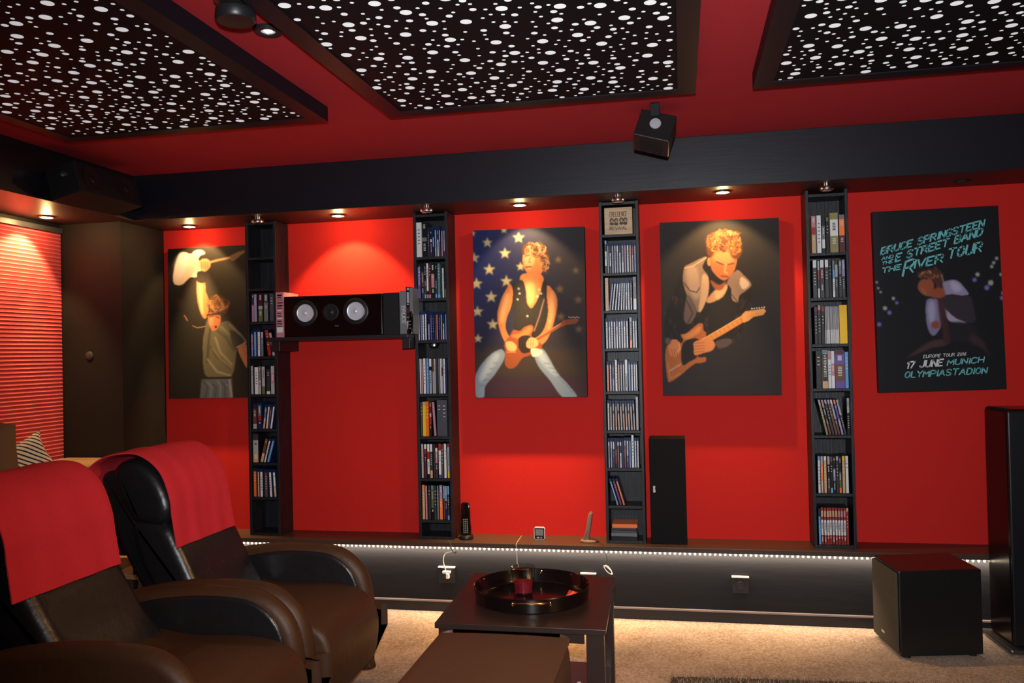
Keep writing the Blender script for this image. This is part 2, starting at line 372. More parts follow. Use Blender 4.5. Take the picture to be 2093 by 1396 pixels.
# ------------------------------------------------------------------ LED strip under the ledge
x0 = at(455, 1095, Y=4.80).x; x1 = XR - .05
t = thing('led_strip', ((x0+x1)/2, 4.80, ZL - .03), 'warm white led strip glowing along the underside of the ledge', 'light strip')
m = MB(); m.box((x0, 4.793, ZL - .032), (x1, 4.807, ZL - .028), WHT); m.build('tape', t)
m = MB(); LEDM = mat('led_bead', (1, .9, .7), emit=(1, .86, .60), es=9, srgb=False)
x = x0 + .01
while x < x1:
    m.lathe([(0, -.0105), (.0045, -.008), (.0062, -.0035), (.0062, 0)], LEDM, loc=(x, 4.7965, ZL - .032), seg=8); x += .0273
tag(m.build('diodes', t, smooth=True), kind='stuff')
for i in range(3):
    w = (x1 - x0) / 3
    o = lamp('led_glow', 'AREA', (x0 + w * (i + .5), 4.80, ZL - .046), 10.5, (1, .80, .60), shape='RECTANGLE', size=w, size_y=.010)
    o.rotation_euler = (R(30), 0, 0)
# ------------------------------------------------------------------ shelf columns
TOW = [  # name, front x range in px at mid height, board lines (px y at centre), descriptor
 dict(x=(-2.672, -2.466), cx=537, top=454, boards=[528, 592, 660, 731, 809, 880, 949, 1019], bot=1085, d='leftmost shelf column', lab='tall narrow black shelf column left of the wall speaker'),
 dict(x=(-1.569, -1.355), cx=884, top=437, boards=[527, 612, 698, 808, 895, 981, 1066], bot=1100, d='column right of the wall speaker', lab='tall narrow black shelf column right of the wall speaker'),
 dict(x=(-.4486, -.2246), cx=1270, top=412, boards=[481, 560, 637, 715, 803, 883, 960, 1037], bot=1112, d='column with the wooden box', lab='tall narrow black shelf column with a carved wooden box on top shelf'),
 dict(x=(.686, .907), cx=1698, top=395, boards=[519, 611, 706, 797, 893, 1012], bot=1110, d='rightmost shelf column', lab='tall narrow black shelf column beside the tour poster'),
]
for T in TOW:
    xa, xb = T['x']; zb = ZL; zt = ZS - .004
    t = thing('shelf_column', ((xa+xb)/2, (YF+YW)/2, zb), T['lab'], 'shelf', 'tall black shelf columns on the ledge')
    th = .016
    for q in (xa, xb - th):
        m = MB(); m.box((q, YF, zb), (q + th, YW - .004, zt), BLKV); m.build('side_panel', t, bevel=.0012)
    m = MB(); m.box((xa + th, YW - .010, zb), (xb - th, YW - .004, zt), BLKV); m.build('back_panel', t)
    zs = [at(T['cx'], y, Y=YF).z for y in T['boards']]
    T['z'] = zs
    for k, z in enumerate([at(T['cx'], T['top'], Y=YF).z - .008] + zs + [zb + .009]):
        m = MB(); m.box((xa + th, YF + .001, z - .008), (xb - th, YW - .010, z + .008), BLKV); m.build('shelf_board' if k else 'top_board', t, bevel=.001)
# ------------------------------------------------------------------ disc cases and books on the shelves
PAL = dict(w=(205, 205, 205), g=(105, 108, 112), k=(14, 14, 16), d=(52, 50, 56), b=(22, 44, 98), c=(100, 150, 200), n=(24, 34, 78), r=(150, 40, 36), o=(215, 105, 30), y=(222, 178, 20),
           t=(190, 150, 112), p=(176, 120, 128), v=(92, 70, 150), m=(82, 26, 38), e=(84, 98, 58), s=(158, 158, 164), q=(70, 124, 128), h=(100, 60, 44), l=(138, 132, 170), z=(132, 124, 78), x=(66, 70, 78), f=(232, 120, 60))
CN = dict(w='white', g='grey', k='black', d='dark grey', b='blue', c='light blue', n='navy', r='red', o='orange', y='yellow', t='tan', p='pink', v='purple', m='maroon', e='green', s='silver', q='teal', h='brown', l='lavender', z='khaki', x='slate grey', f='bright orange')
def pm(k):
    return mat('print_' + CN[k].replace(' ', '_'), PAL[k], rough=.35, spec=.45)
CASE_K = mat('case_black_plastic', (.008, .008, .010), rough=.35, spec=.2, srgb=False)
CASE_B = mat('case_blue_plastic', (.006, .018, .060), rough=.35, spec=.2, srgb=False)
TXT = mat('print_lettering_white', (200, 200, 196), rough=.5)
TXK = mat('print_lettering_dark', (40, 32, 30), rough=.5)
ORD = ['first', 'second', 'third', 'fourth', 'fifth', 'sixth', 'seventh', 'eighth', 'ninth', 'tenth', 'eleventh', 'twelfth', 'thirteenth', 'fourteenth', 'fifteenth', 'sixteenth', 'seventeenth', 'eighteenth', 'nineteenth', 'twentieth', 'twenty-first']
def shelf(ti, row, base, items, kind='disc case'):
    """items: (x0,x1,height px,tilt deg,segments); x in photo pixels along the shelf, segments letter+length from the top"""
    T = TOW[ti]; zb = (T['z'][row] if row < len(T['z']) else ZL + .009) + .0085
    yf = YF + .012
    n = len(items); xlo, xhi = T['x'][0] + .017, T['x'][1] - .017
    rr = random.Random(ti * 100 + row)
    lo = min(at(i_[0], base - i_[2]/2, Y=yf).x - abs(math.sin(R(i_[3]))) * i_[2] * .00141 for i_ in items); hi = max(at(i_[1], base - i_[2]/2, Y=yf).x + abs(math.sin(R(i_[3]))) * i_[2] * .00141 for i_ in items)
    lo2, hi2 = max(lo, xlo + .001), min(hi, xhi - .001); fitk = (hi2 - lo2) / (hi - lo); fit = lambda X: lo2 + (X - lo) * fitk
    for i, it in enumerate(items):
        x0, x1, h, tilt, segs = it[:5]; knd = it[5] if len(it) > 5 else kind
        ym = base - h / 2
        X0, X1 = fit(at(x0, ym, Y=yf).x), fit(at(x1, ym, Y=yf).x)
        hh = at(x0, base - h, Y=yf).z - at(x0, base, Y=yf).z
        w = (X1 - X0) - .0006; xm = (X0 + X1) / 2
        a = R(tilt); foot = hh * abs(math.sin(a)) / 2
        # keep inside the compartment
        half = w / 2 * math.cos(a) + foot
        xm = max(xlo + half + .0005, min(xhi - half - .0005, xm))
        dep = .125 if knd != 'book' else .12
        yo = rr.uniform(-.004, .006)
        M = Matrix.Translation((xm, yf + yo, zb + w / 2 * abs(math.sin(a)))) @ Matrix.Rotation(a, 4, 'Y')
        if abs(a) > 0: M = Matrix.Translation((xm - math.sin(a) * hh / 2, yf + yo, zb + w / 2 * abs(math.sin(a)))) @ Matrix.Rotation(a, 4, 'Y')
        parts = []; j = 0
        while j < len(segs):
            c = segs[j]; k = j + 1
            while k < len(segs) and segs[k].isdigit(): k += 1
            parts.append((c, int(segs[j+1:k] or 1))); j = k
        blu = parts[0][0] == 'b' and len(parts) > 1
        tot = sum(q[1] for q in parts); m = MB()
        body = CASE_B if blu else (CASE_K if knd == 'disc case' else pm(parts[-1][0]))
        m.box((-w/2, .0008, 0), (w/2, dep, hh), body, M)
        z = hh - .0015
        ins = .54 if blu else (.78 if knd == 'disc case' else .96)
        for qi, (c, L) in enumerate(parts):
            dz = (hh - .003) * L / tot
            if not (blu and qi == 0):
                ww = w / 2 * (ins if w > .009 else min(ins, .8))
                m.box((-ww, 0, z - dz), (ww, .0012, z), pm(c), M)
                if L >= 3 and w > .010 and c not in 'wsy' :      # title marks on the wider spines
                    for q in range(rr.randint(2, 6)):
                        zz = z - dz * (.15 + .1 * q); m.box((-ww*.45, -.0004, zz - .004), (ww*.45, 0, zz), TXT, M)
                elif L >= 4 and w > .010 and c in 'ws':
                    for q in range(rr.randint(2, 6)):
                        zz = z - dz * (.2 + .1 * q); m.box((-ww*.4, -.0004, zz - .005), (ww*.4, 0, zz), TXK, M)
            z -= dz
        dom = max(parts[1:] if blu else parts, key=lambda q: q[1])[0]
        if i == 0: pos = 'leftmost'
        elif i == n - 1: pos = 'rightmost'
        else: pos = ORD[i] + ' from left'
        nm = 'disc_case' if knd == 'disc case' else knd.replace(' ', '_')
        lean = 'leaning ' if abs(tilt) > 5 else ''
        rown = 'top shelf' if row == 0 else ORD[row] + ' shelf'
        o = m.build(nm)
        tag(o, f"{lean}{CN[dom]} {knd}, {pos}, {rown} of {T['d']}", 'book' if knd == 'book' else knd, f"cases on the {rown} of the {T['d']}")
        if ti == 1 and row == 1 and i == 0:
            lettering('spine_lettering', o, [('TEMPTATIONS', M @ Vector((-w*.22, -.001, hh*.93)), M @ Vector((-w*.22, -.001, hh*.38)), M @ Vector((w*.30, 0, 0)) - M @ Vector((-w*.22, 0, 0)), .0016)], TXT)
        if ti == 3 and row == 3 and i == 1:
            lettering('spine_lettering', o, [('TASTEMAKERS', M @ Vector((-w*.2, -.001, hh*.93)), M @ Vector((-w*.2, -.001, hh*.3)), M @ Vector((w*.25, 0, 0)) - M @ Vector((-w*.2, 0, 0)), .0018)], TXT)
        yield o
def S(*a, **k):
    return list(shelf(*a, **k))
S(0, 2, 657, [(513,519,58,0,'d4p6'),(519,526,57,0,'l9'),(526.5,537,58,0,'m4s1e4'),(538,548.5,57,0,'x3g6'),(550,560,57,0,'x8')])
S(0, 3, 727, [(513,518,52,0,'b1p4l4'),(518,525,56,0,'b1c9'),(525,533,56,0,'b1w9'),(533.5,539,50,0,'s2g6'),(543,551,54,-7,'r9'),(553,559,48,-9,'s3')])
S(0, 4, 805, [(512.5,518,59,0,'s9'),(518.5,528,56,0,'w8'),(528,534,58,0,'g4s4'),(534,542,57,0,'s5e2'),(543,552,57,0,'k1d8w1'),(553,562,58,0,'s2p3s3')])
S(0, 5, 877, [(516,525,52,0,'n1h3s1'),(525,535,54,0,'b1g4r2n3'),(538,544,50,7,'b1g4t4'),(544.5,549.5,51,7,'b1w9'),(550,554,50,8,'b1h6'),(554.5,560,51,9,'b1w9')])
S(0, 6, 947, [(513.5,527,59,0,'d2s4t3'),(535,542,50,14,'h5t3'),(544,549,51,15,'b1w9'),(550,557,51,16,'b1c9')])
S(0, 7, 1016, [(517,526,58,0,'b1o9'),(526,531,57,0,'b1t9'),(531,539,57,0,'b1w9'),(540,549,56,0,'b1h9'),(550,557,56,-2,'b1w9'),(558,565,56,-3,'b1w5t4')])
S(1, 0, 522, [(850,860.5,71,0,'w9','book'),(861,871,72,0,'k4g1k4','book'),(872,877,60,0,'b1d8'),(877.5,883,60,0,'b1k3w1m5'),(883.5,887,60,0,'b1k3s4k4'),(887,892,61,0,'b1c6t3'),(892,896.5,62,0,'b1m3w5'),(896.5,900,60,0,'b1s4g5'),(900.5,905,58,0,'b1p9'),(905,909,58,0,'b1s8m2')])
S(1, 1, 609, [(851.5,858.5,71,0,'k1v9'),(859,865,71,0,'k2h4k3'),(865.5,870,70,0,'k4d4c1'),(870,875,72,0,'w8k1p1'),(875,880,71,0,'m9p1'),(880,888,71,0,'k3p4k3'),(888.5,893,70,0,'k4d4c1'),(893,899.5,71,0,'q9c1'),(900,903,70,0,'d9'),(903,907,69,0,'k1w8'),(907.5,911,70,0,'k3e1')])
S(1, 2, 694, [(854,857.5,59,0,'b1w9'),(858,861.5,59,0,'b1l9'),(862,867,59,0,'b1w9'),(867.5,872,60,0,'b1w9'),(873,878,58,0,'b1k2l4'),(878.5,882.5,58,0,'b1v9'),(883,887,58,0,'b1n9'),(887.5,891,58,0,'b1m4r3'),(891.5,895,58,0,'b1f9'),(895.5,900,58,0,'b1m9'),(900.5,904,58,0,'b1s9'),(904.5,908.5,58,0,'b1n2w4'),(909,912.5,58,0,'b1l9')])
S(1, 3, 804, [(854,857.5,72,0,'w9'),(858,862,72,0,'p9'),(862,868,73,0,'w9'),(868.5,874.5,73,0,'c9'),(875,881,72,0,'w2k1s6'),(881.5,885,72,0,'h3s5'),(885.5,890,72,0,'s9'),(890.5,894,72,0,'d9'),(894.5,898,72,0,'g9'),(898,901.5,72,0,'w9'),(902,905,72,0,'s2m2s4'),(905,909.5,72,0,'w9'),(910.5,914,70,0,'n9')])
S(1, 4, 891, [(857,861.5,70,0,'x9'),(862,868.5,70,0,'t1y9','book'),(869,875,71,0,'o9','book'),(877,881.5,71,0,'m3s1r2k3'),(883,889,70,-3,'p9'),(892,902,74,0,'x9','book'),(902.5,914,74,0,'x9','book')])
S(1, 5, 978, [(860,865,70,0,'s9'),(866,871.5,70,0,'w1r1m5'),(872,877.5,70,0,'w2r2k0w4k1'.replace('k0','')),(878,884,70,0,'w2d5t2'),(885.5,889,70,0,'d9'),(889.5,895,70,0,'k1w1p3d4'),(895.5,902,71,0,'r2w7v1'),(902.5,906.5,70,0,'x9'),(907,913,71,0,'w9'),(913.5,918.5,71,0,'r1s7y2')])
S(1, 6, 1063, [(861,867.5,71,0,'f1t9'),(868.5,873,70,0,'p8'),(873.5,879,70,0,'d9'),(879.5,886,70,0,'q1e5k3'),(886.5,892,70,0,'d9'),(892.5,896.5,70,0,'g9'),(897,904.5,71,0,'l4f6'),(905.5,909,70,0,'s3h5'),(909.5,914,70,0,'c4n5'),(914.5,919,70,0,'c2d5c1')])
S(2, 1, 556, [(1236,1240.5,67,0,'c1k2w4k2'),(1241,1244.5,62,0,'b1s9'),(1245,1249.5,62,0,'b1k2w4m2'),(1250,1254.5,62,0,'b1s9'),(1255,1259.5,62,0,'b1s9'),(1260,1264.5,62,0,'b1w2s7'),(1265,1269.5,62,0,'b1m2w6'),(1270,1275.5,63,0,'b1s5w3'),(1276,1280.5,62,0,'b1p9'),(1281,1286,62,0,'b1w9'),(1286.5,1291,62,0,'b1t9'),(1291.5,1295.5,62,0,'b1r2s4'),(1296,1300.5,61,0,'b1l9')])
S(2, 2, 633, [(1237,1243.5,67,0,'t9','book'),(1247.5,1251.5,61,7,'b1l9'),(1252.5,1257,61,7,'b1w9'),(1258,1262.5,61,6,'b1w9'),(1263.5,1268,61,5,'b1s3w6'),(1269,1273,62,3,'b1w9'),(1273.5,1277.5,62,2,'b1w9'),(1278,1282.5,62,1,'b1c3w6'),(1283,1287,62,0,'b1w9'),(1288,1292,62,0,'b1e5w4'),(1293.5,1301,68,0,'v1h5w3')])
S(2, 3, 711, [(1238,1243,61,0,'b1w9')] + [(1243.5 + 5.15*i, 1248 + 5.15*i, 61 + (i % 2), 0, 'b1w9' if i % 3 else 'b1l2w8') for i in range(8)] + [(1286.5,1292,63,0,'s1h5f2'),(1293,1297.5,62,0,'b1w9'),(1298,1302,62,0,'b1w9')])
S(2, 4, 799, [(1240,1245,61,0,'b1f9'),(1246,1250,61,0,'b1w9'),(1251,1256,61,0,'b1n3l3'),(1257,1262,65,0,'w9'),(1263,1267,61,0,'b1t9'),(1268,1272,61,0,'b1s9'),(1273,1276.5,61,0,'b1w9'),(1277,1283,65,0,'w3s4'),(1284,1289,61,0,'b1c9'),(1289.5,1294,61,0,'b1w9'),(1295,1299,61,0,'b1w9'),(1299.5,1303,61,0,'b1w9')])
S(2, 5, 879, [(1241.5,1246,62,0,'b1w9')] + [(1246.5 + 5.2*i, 1250.8 + 5.2*i, 61, -1.5 if i > 2 else 0, ('b1k1t7w1', 'b1s2k1t5')[i % 2]) for i in range(10)] + [(1299.5,1305,69,0,'s9')])
S(2, 6, 956, [(1243,1247,61,0,'b1w1s6'),(1247.5,1251.5,61,0,'b1w2s6'),(1252,1256.5,61,0,'b1w2d5'),(1257,1261,61,0,'b1k2r4k1'),(1261.5,1266,61,0,'b1w1h6'),(1266.5,1271,61,0,'b1w1k2w4'),(1271.5,1275,61,0,'b1n9'),(1275.5,1280,62,0,'b1s2r8'),(1280.5,1285,62,0,'b1w5r4'),(1285.5,1290,62,0,'b1c9'),(1290.5,1296,68,0,'w9'),(1296.5,1301,62,0,'b1w9'),(1301.5,1306,62,0,'b1w9')])
S(2, 7, 1034, [(1252,1257,56,-16,'b1c9'),(1258.5,1263.5,56,-16,'b1r9'),(1265,1270,56,-16,'b1f9')])
S(3, 0, 512, [(1659,1667.5,76,0,'p3r2t5','book'),(1670,1679,77,0,'w9','book'),(1680,1688,74,0,'k2g3w2k1'),(1689,1696,73,0,'e1k8'),(1697.5,1715,81,0,'z2w5z5','book'),(1717,1729,77,0,'g1f4m4','book')])
S(3, 1, 604, [(1661,1670,78,0,'w2d8'),(1671,1675.5,76,0,'s2r2d2w2'),(1676,1685,78,0,'w2m4d4'),(1685.5,1694,78,0,'w2d8'),(1694.5,1700,76,0,'k9'),(1701,1706.5,76,0,'g2c2w4'),(1707,1713.5,76,0,'d1s3d5'),(1714,1720.5,76,0,'g3d5'),(1721,1728,77,0,'l4d5')])
S(3, 2, 700, [(1665,1671.5,77,0,'m1k7'),(1672,1679,80,0,'p1m1k6'),(1679.5,1686,77,0,'r1k7')] + [(1687 + 2.68*i, 1689.5 + 2.68*i, 77, 0, 's5w3') for i in range(11)] + [(1717.5,1733.5,79,0,'y9','box')])
S(3, 3, 791, [(1668,1679,76,0,'k9','box'),(1681.5,1693.5,78,0,'q1k8t2','book'),(1695,1701.5,76,0,'p2w7','book'),(1702,1709,76,0,'w3p3w3','book'),(1710,1731,77,0,'m1v3h5v2','box'),(1732.5,1739.5,74,0,'c9','book')])
S(3, 4, 888, [(1679.5,1684.5,74,-12,'s1z6')] + [(1686 + 6.2*i, 1691 + 6.2*i, 74, -12, q) for i, q in enumerate(('p2k3h4', 's1d8', 's1h8', 'w1s4h4', 'f1v4l4', 's4d5'))] + [(1731,1737,76,0,'s4k6')])
S(3, 5, 1008, [(1671.5,1677,76,0,'c1w8'),(1677.5,1683,76,0,'s2f4t3'),(1683.5,1690,76,0,'w1t8'),(1691,1696.5,76,0,'s2k3d4'),(1697,1702.5,75,0,'h1k5c1'),(1703,1708.5,75,0,'k3l3k3'),(1709,1714.5,76,0,'s1d8'),(1715,1720.5,76,0,'k3e3f1'),(1721,1727.5,77,0,'y1t8'),(1728,1735,77,0,'w9')])
S(3, 6, 1108, [(1673,1678,74,0,'n2c7')] + [(1678.3 + 5.75*i, 1683.6 + 5.75*i, 76, 0, 'r1%s2r1w5r3' % ('t' if i < 6 else 'p') if i < 9 else 't1r9') for i in range(10)])
# pile of books lying flat on the bottom shelf of the third column
zb = ZL + .0175; X0 = at(1249, 1100, Y=YF).x; X1 = at(1303, 1100, Y=YF).x
for i, (h, c, dx0, dx1, nm) in enumerate(((.021, 'k', 0, 0, 'bottom of the flat pile'), (.020, 'g', 0, -.002, 'second from the bottom of the flat pile'), (.014, 'x', .002, -.006, 'third from the bottom of the flat pile'),
                           (.015, 'd', .001, -.006, 'second from the top of the flat pile'), (.022, 'f', .007, 0, 'topmost of the flat pile'))):
    m = MB(); m.box((X0 + dx0, YF + .012 + .004*(i % 2), zb), (X1 + dx1, YW - .025, zb + h - .0004), pm(c))
    if i in (2, 3): m.box((X0 + dx0 + .002, YF + .0115 + .004*(i % 2), zb + h*.75), (X1 + dx1 - .002, YF + .013 + .004*(i % 2), zb + h - .001), pm('h'))
    tag(m.build('book', bevel=.001), f"{CN[c]} book, {nm}, beneath the leaning discs", 'book', 'books lying flat on the bottom shelf'); zb += h
# silver puck lamp inside the second column
p = at(888, 725, Y=YF + .05); ztop = TOW[1]['z'][2] - .0085
t = thing('shelf_lamp', (p.x, p.y, ztop), 'small silver lamp under a board above the fourth shelf discs', 'lamp')
m = MB(); m.lathe([(0, 0), (.028, 0), (.031, -.006), (.030, -.02), (.022, -.028), (0, -.030)], CHR, loc=(p.x, p.y, ztop)); m.build('lamp_housing', t, smooth=True)
# carved wooden box with band lettering
zb = TOW[2]['z'][0] + .0085
A, B_ = at(1236, 478, Y=YF + .014), at(1293, 478, Y=YF + .014); zt = at(1262, 424, Y=YF + .014).z
WOODB = mat('pale_wood_box', (.50, .34, .20), rough=.6, srgb=False, bump=.15, bscale=6, var=.18, vscale=5, stretch=(1, 1, 9))
m = MB(); m.box((A.x, YF + .014, zb), (B_.x, YF + .135, zt), WOODB)
box = tag(m.build('wooden_box', bevel=.002), 'pale wooden box with dark band lettering and four printed heads', 'box')
yy = YF + .0135; INK = mat('box_ink', (.045, .028, .022), rough=.6, srgb=False)
f3 = lambda x, y: at(x, y, Y=yy)
lettering('lettering', box, [
 ('CREEDENCE', f3(1246, 444), f3(1281, 441.5), f3(1246, 434) - f3(1246, 444), .0029),
 ('CLEARWATER', f3(1246.5, 462.5), f3(1281, 460.5), f3(1246, 459.6) - f3(1246, 462.5), .0012),
 ('REVIVAL', f3(1246.5, 470.5), f3(1281.5, 468.5), f3(1246, 464.5) - f3(1246, 470.5), .0032)], INK)
m = MB()
INKF = mat('box_ink_light', (.30, .19, .12), rough=.6, srgb=False)
for i, (x, y) in enumerate(((1250.5, 451), (1259.5, 451), (1270, 449.5), (1278, 449.5))):
    for (dx, dy, rx, ry, mt, oy) in ((0, 0, 4.4, 5.2, INK, 0), (.4, 1.2, 2.5, 3.8, INKF, -.0003), (0, 6.6, 4.4, 3.0, INK, 0)):
        n = 18; c = [f3(x + dx + rx*math.cos(2*math.pi*k/n), y + dy + ry*math.sin(2*math.pi*k/n)) + Vector((0, oy, 0)) for k in range(n)]
        m.add(c, [tuple(range(n))], mt)
m.build('printed_heads', box)
#PART2
# ------------------------------------------------------------------ printed pictures: painted as point colours on a fine grid
class Art:
    """small paint box working in photo-pixel coordinates of the picture's own plane"""
    def __init__(s, x0, y0, x1, y1, bg):
        s.x0, s.y0 = x0 - 4, y0 - 4; s.w, s.h = int(x1 - x0 + 8), int(y1 - y0 + 8)
        s.a = np.zeros((s.h, s.w, 3)) + np.array(bg, float)
        s.yy, s.xx = np.mgrid[0:s.h, 0:s.w]; s.yy = s.yy + s.y0; s.xx = s.xx + s.x0
    def _bl(s, m, r):
        if r < .3: return m
        k = int(r * 2.5) + 1; g = np.exp(-np.arange(-k, k + 1) ** 2 / (2 * r * r)); g /= g.sum()
        p = np.pad(m, k, mode='edge')
        p = sum(g[i] * p[i:i + m.shape[0], :] for i in range(2*k+1)); p = sum(g[i] * p[:, i:i + m.shape[1]] for i in range(2*k+1))
        return p
    def mix(s, m, c, op=1):
        s.a += (np.array(c, float) - s.a) * (np.clip(m, 0, 1) * op)[..., None]
    def poly(s, P, c, bl=.8, op=1):
        m = np.zeros((s.h, s.w), bool); n = len(P)
        for i in range(n):
            (xa, ya), (xb, yb) = P[i], P[(i + 1) % n]
            if ya == yb: continue
            c_ = ((ya <= s.yy) != (yb <= s.yy)) & (s.xx < (xb - xa) * (s.yy - ya) / (yb - ya) + xa); m ^= c_
        s.mix(s._bl(m.astype(float), bl), c, op)
    def sm(s, P, c, bl=.8, op=1):
        s.poly([(q.x, q.y) for q in catmull([(x, y, 0) for x, y in P], 5, True)], c, bl, op)
    def el(s, x, y, rx, ry, c, bl=.8, op=1, rot=0):
        a = math.radians(rot); dx = s.xx - x; dy = s.yy - y
        u = dx * math.cos(a) + dy * math.sin(a); v = -dx * math.sin(a) + dy * math.cos(a)
        s.mix(s._bl(((u / rx) ** 2 + (v / ry) ** 2 < 1).astype(float), bl), c, op)
    def line(s, P, w, c, bl=.5, op=1):
        m = np.zeros((s.h, s.w))
        for (xa, ya), (xb, yb) in zip(P[:-1], P[1:]):
            L = max((xb-xa)**2 + (yb-ya)**2, 1e-6); t = np.clip(((s.xx-xa)*(xb-xa) + (s.yy-ya)*(yb-ya)) / L, 0, 1)
            m = np.maximum(m, np.clip(w/2 + .5 - np.hypot(s.xx - xa - t*(xb-xa), s.yy - ya - t*(yb-ya)), 0, 1))
        s.mix(s._bl(m, bl), c, op)
    def star(s, x, y, r, c, bl=1.2, op=1):
        s.poly([(x + (r if k % 2 == 0 else r*.42) * math.sin(math.pi*k/5), y - (r if k % 2 == 0 else r*.42) * math.cos(math.pi*k/5)) for k in range(10)], c, bl, op)
    def hair(s, x, y, rx, ry, cols, n, rnd, rl=5):
        for _ in range(n):
            a = rnd.uniform(0, 6.28); r = rnd.uniform(.25, 1.0); hx, hy = x + rx*r*math.cos(a), y + ry*r*math.sin(a)
            b = a + rnd.uniform(.8, 1.9); s.line([(hx, hy), (hx + rl*math.cos(b)*.7, hy + rl*math.sin(b)*.7), (hx + rl*math.cos(b+.8), hy + rl*math.sin(b+.8))], rnd.uniform(1.0, 2.0), rnd.choice(cols), .5, .75)
    def sample(s, x, y):
        fx = np.clip(x - s.x0, 0, s.w - 1.001); fy = np.clip(y - s.y0, 0, s.h - 1.001)
        i = fx.astype(int); j = fy.astype(int); u = (fx - i)[:, None]; v = (fy - j)[:, None]
        return (s.a[j, i]*(1-u)*(1-v) + s.a[j, i+1]*u*(1-v) + s.a[j+1, i]*(1-u)*v + s.a[j+1, i+1]*u*v)
def vmat(name, rough):
    m = bpy.data.materials.new(name); m.use_nodes = True; nt = m.node_tree; b = nt.nodes['Principled BSDF']
    at_ = nt.nodes.new('ShaderNodeAttribute'); at_.attribute_name = 'print'
    nt.links.new(at_.outputs['Color'], b.inputs['Base Color']); b.inputs['Roughness'].default_value = rough; b.inputs['Specular IOR Level'].default_value = .25
    return m
PRINT = vmat('printed_canvas', .65)
CEDGE = mat('canvas_edge', (.012, .010, .010), rough=.7, srgb=False)
def canvas(name, quad, art, label, cat, ink=(.62, .70, .86), depth=.050, gap=.012, step=.0031, edge=CEDGE):
    """quad: photo corners tl, tr, br, bl on the canvas front plane"""
    yf = YW - gap - depth
    q = [at(x, y, Y=yf) for x, y in quad]
    t = thing(name, ((q[0].x+q[1].x)/2, yf, q[3].z), label, cat)
    m = MB(); back = [v + Vector((0, depth, 0)) for v in q]; fr = [v + Vector((0, .0006, 0)) for v in q]
    m.add(fr + back, [(0,1,2,3), (4,7,6,5), (0,4,5,1), (1,5,6,2), (2,6,7,3), (3,7,4,0)], edge); m.build('stretcher', t)
    w = (q[1] - q[0]).length; h = (q[0] - q[3]).length; nx, ny = int(w / step), int(h / step)
    u = np.linspace(0, 1, nx + 1); v = np.linspace(0, 1, ny + 1); U, V = np.meshgrid(u, v); U = U.ravel()[:, None]; V = V.ravel()[:, None]
    Q = np.array([list(p_) for p_ in q]); P = (Q[0]*(1-U)*(1-V) + Q[1]*U*(1-V) + Q[2]*U*V + Q[3]*(1-U)*V)
    d = P - np.array(C0); k = FPX / (d @ np.array(fwd)); px = CX + (d @ np.array(r2)) * k; py = CY - (d @ np.array(u2)) * k
    c = np.clip(art.sample(px, py) / 255, 0, 1); c = np.where(c <= .04045, c / 12.92, ((c + .055) / 1.055) ** 2.4) * np.array(ink)
    idx = np.arange((nx+1)*(ny+1)).reshape(ny+1, nx+1)
    faces = np.stack([idx[:-1, :-1], idx[1:, :-1], idx[1:, 1:], idx[:-1, 1:]], -1).reshape(-1, 4)
    me = bpy.data.meshes.new('print'); me.vertices.add(len(P)); me.vertices.foreach_set('co', (P - np.array(t.location)).ravel())
    me.loops.add(faces.size); me.loops.foreach_set('vertex_index', faces.ravel()); me.polygons.add(len(faces))
    me.polygons.foreach_set('loop_start', np.arange(0, faces.size, 4)); me.polygons.foreach_set('loop_total', np.full(len(faces), 4)); me.update(calc_edges=True)
    ca = me.color_attributes.new('print', 'FLOAT_COLOR', 'POINT'); ca.data.foreach_set('color', np.c_[c, np.ones(len(c))].ravel())
    me.materials.append(PRINT); o = bpy.data.objects.new('printed_face', me); col.objects.link(o); o.parent = t
    return t, yf
rnd = random.Random(11)
# -- performer raising a pale guitar
A = Art(335, 495, 530, 820, (20, 14, 11))
A.el(455, 560, 60, 90, (66, 48, 32), 34, .75); A.el(470, 600, 45, 120, (50, 36, 26), 30, .5)
A.sm([(377,515),(390,519),(397,513),(408,510),(418,514),(419,519),(410,523),(406,530),(411,537),(412,548),(407,563),(399,567),(388,568),(372,582),(357,581),(353,568),(358,542),(366,519)], (232, 196, 158), .8)
A.sm([(356,540),(364,520),(376,517),(384,530),(376,560),(362,574),(356,566)], (240, 214, 190), 2.5, .7)
A.line([(414, 541), (440, 533), (472, 526)], 5, (200, 142, 84)); A.poly([(470,523),(486,515),(499,511),(501,516),(492,522),(478,534),(472,532)], (170, 112, 62))
A.sm([(402,575),(418,574),(421,596),(428,618),(423,648),(414,648),(404,618)], (196, 118, 66), .9); A.sm([(404,578),(412,576),(414,612),(416,640),(410,636)], (236, 176, 116), 1.6, .8)
A.sm([(408,534),(418,528),(429,533),(430,545),(420,555),(411,552)], (226, 158, 98), .8)
for k in range(4): A.line([(412 + k*4, 535), (413 + k*4, 549)], 1, (140, 80, 44), .4, .7)
A.sm([(404,556),(420,557),(421,576),(404,576)], (34, 24, 20), .8)
A.sm([(425,652),(446,660),(466,656),(484,672),(500,690),(503,700),(486,712),(481,742),(476,764),(462,772),(440,772),(418,764),(414,706),(418,676)], (98, 88, 64), .9)
for P_, c_ in (([(430,670),(426,700),(424,740)], (52, 46, 36)), ([(440,690),(450,720),(474,745)], (150, 134, 96)), ([(424,734),(444,760),(472,768)], (152, 138, 104)), ([(430,708),(442,728),(470,752)], (60, 54, 40)), ([(470,664),(490,684),(502,700)], (150, 130, 98)),
               ([(434,712),(452,736),(474,752)], (128, 114, 84)), ([(444,676),(462,690),(478,716)], (66, 58, 44)), ([(452,668),(470,684),(480,700)], (136, 122, 88))): A.line(P_, 4, c_, 1.2, .8)
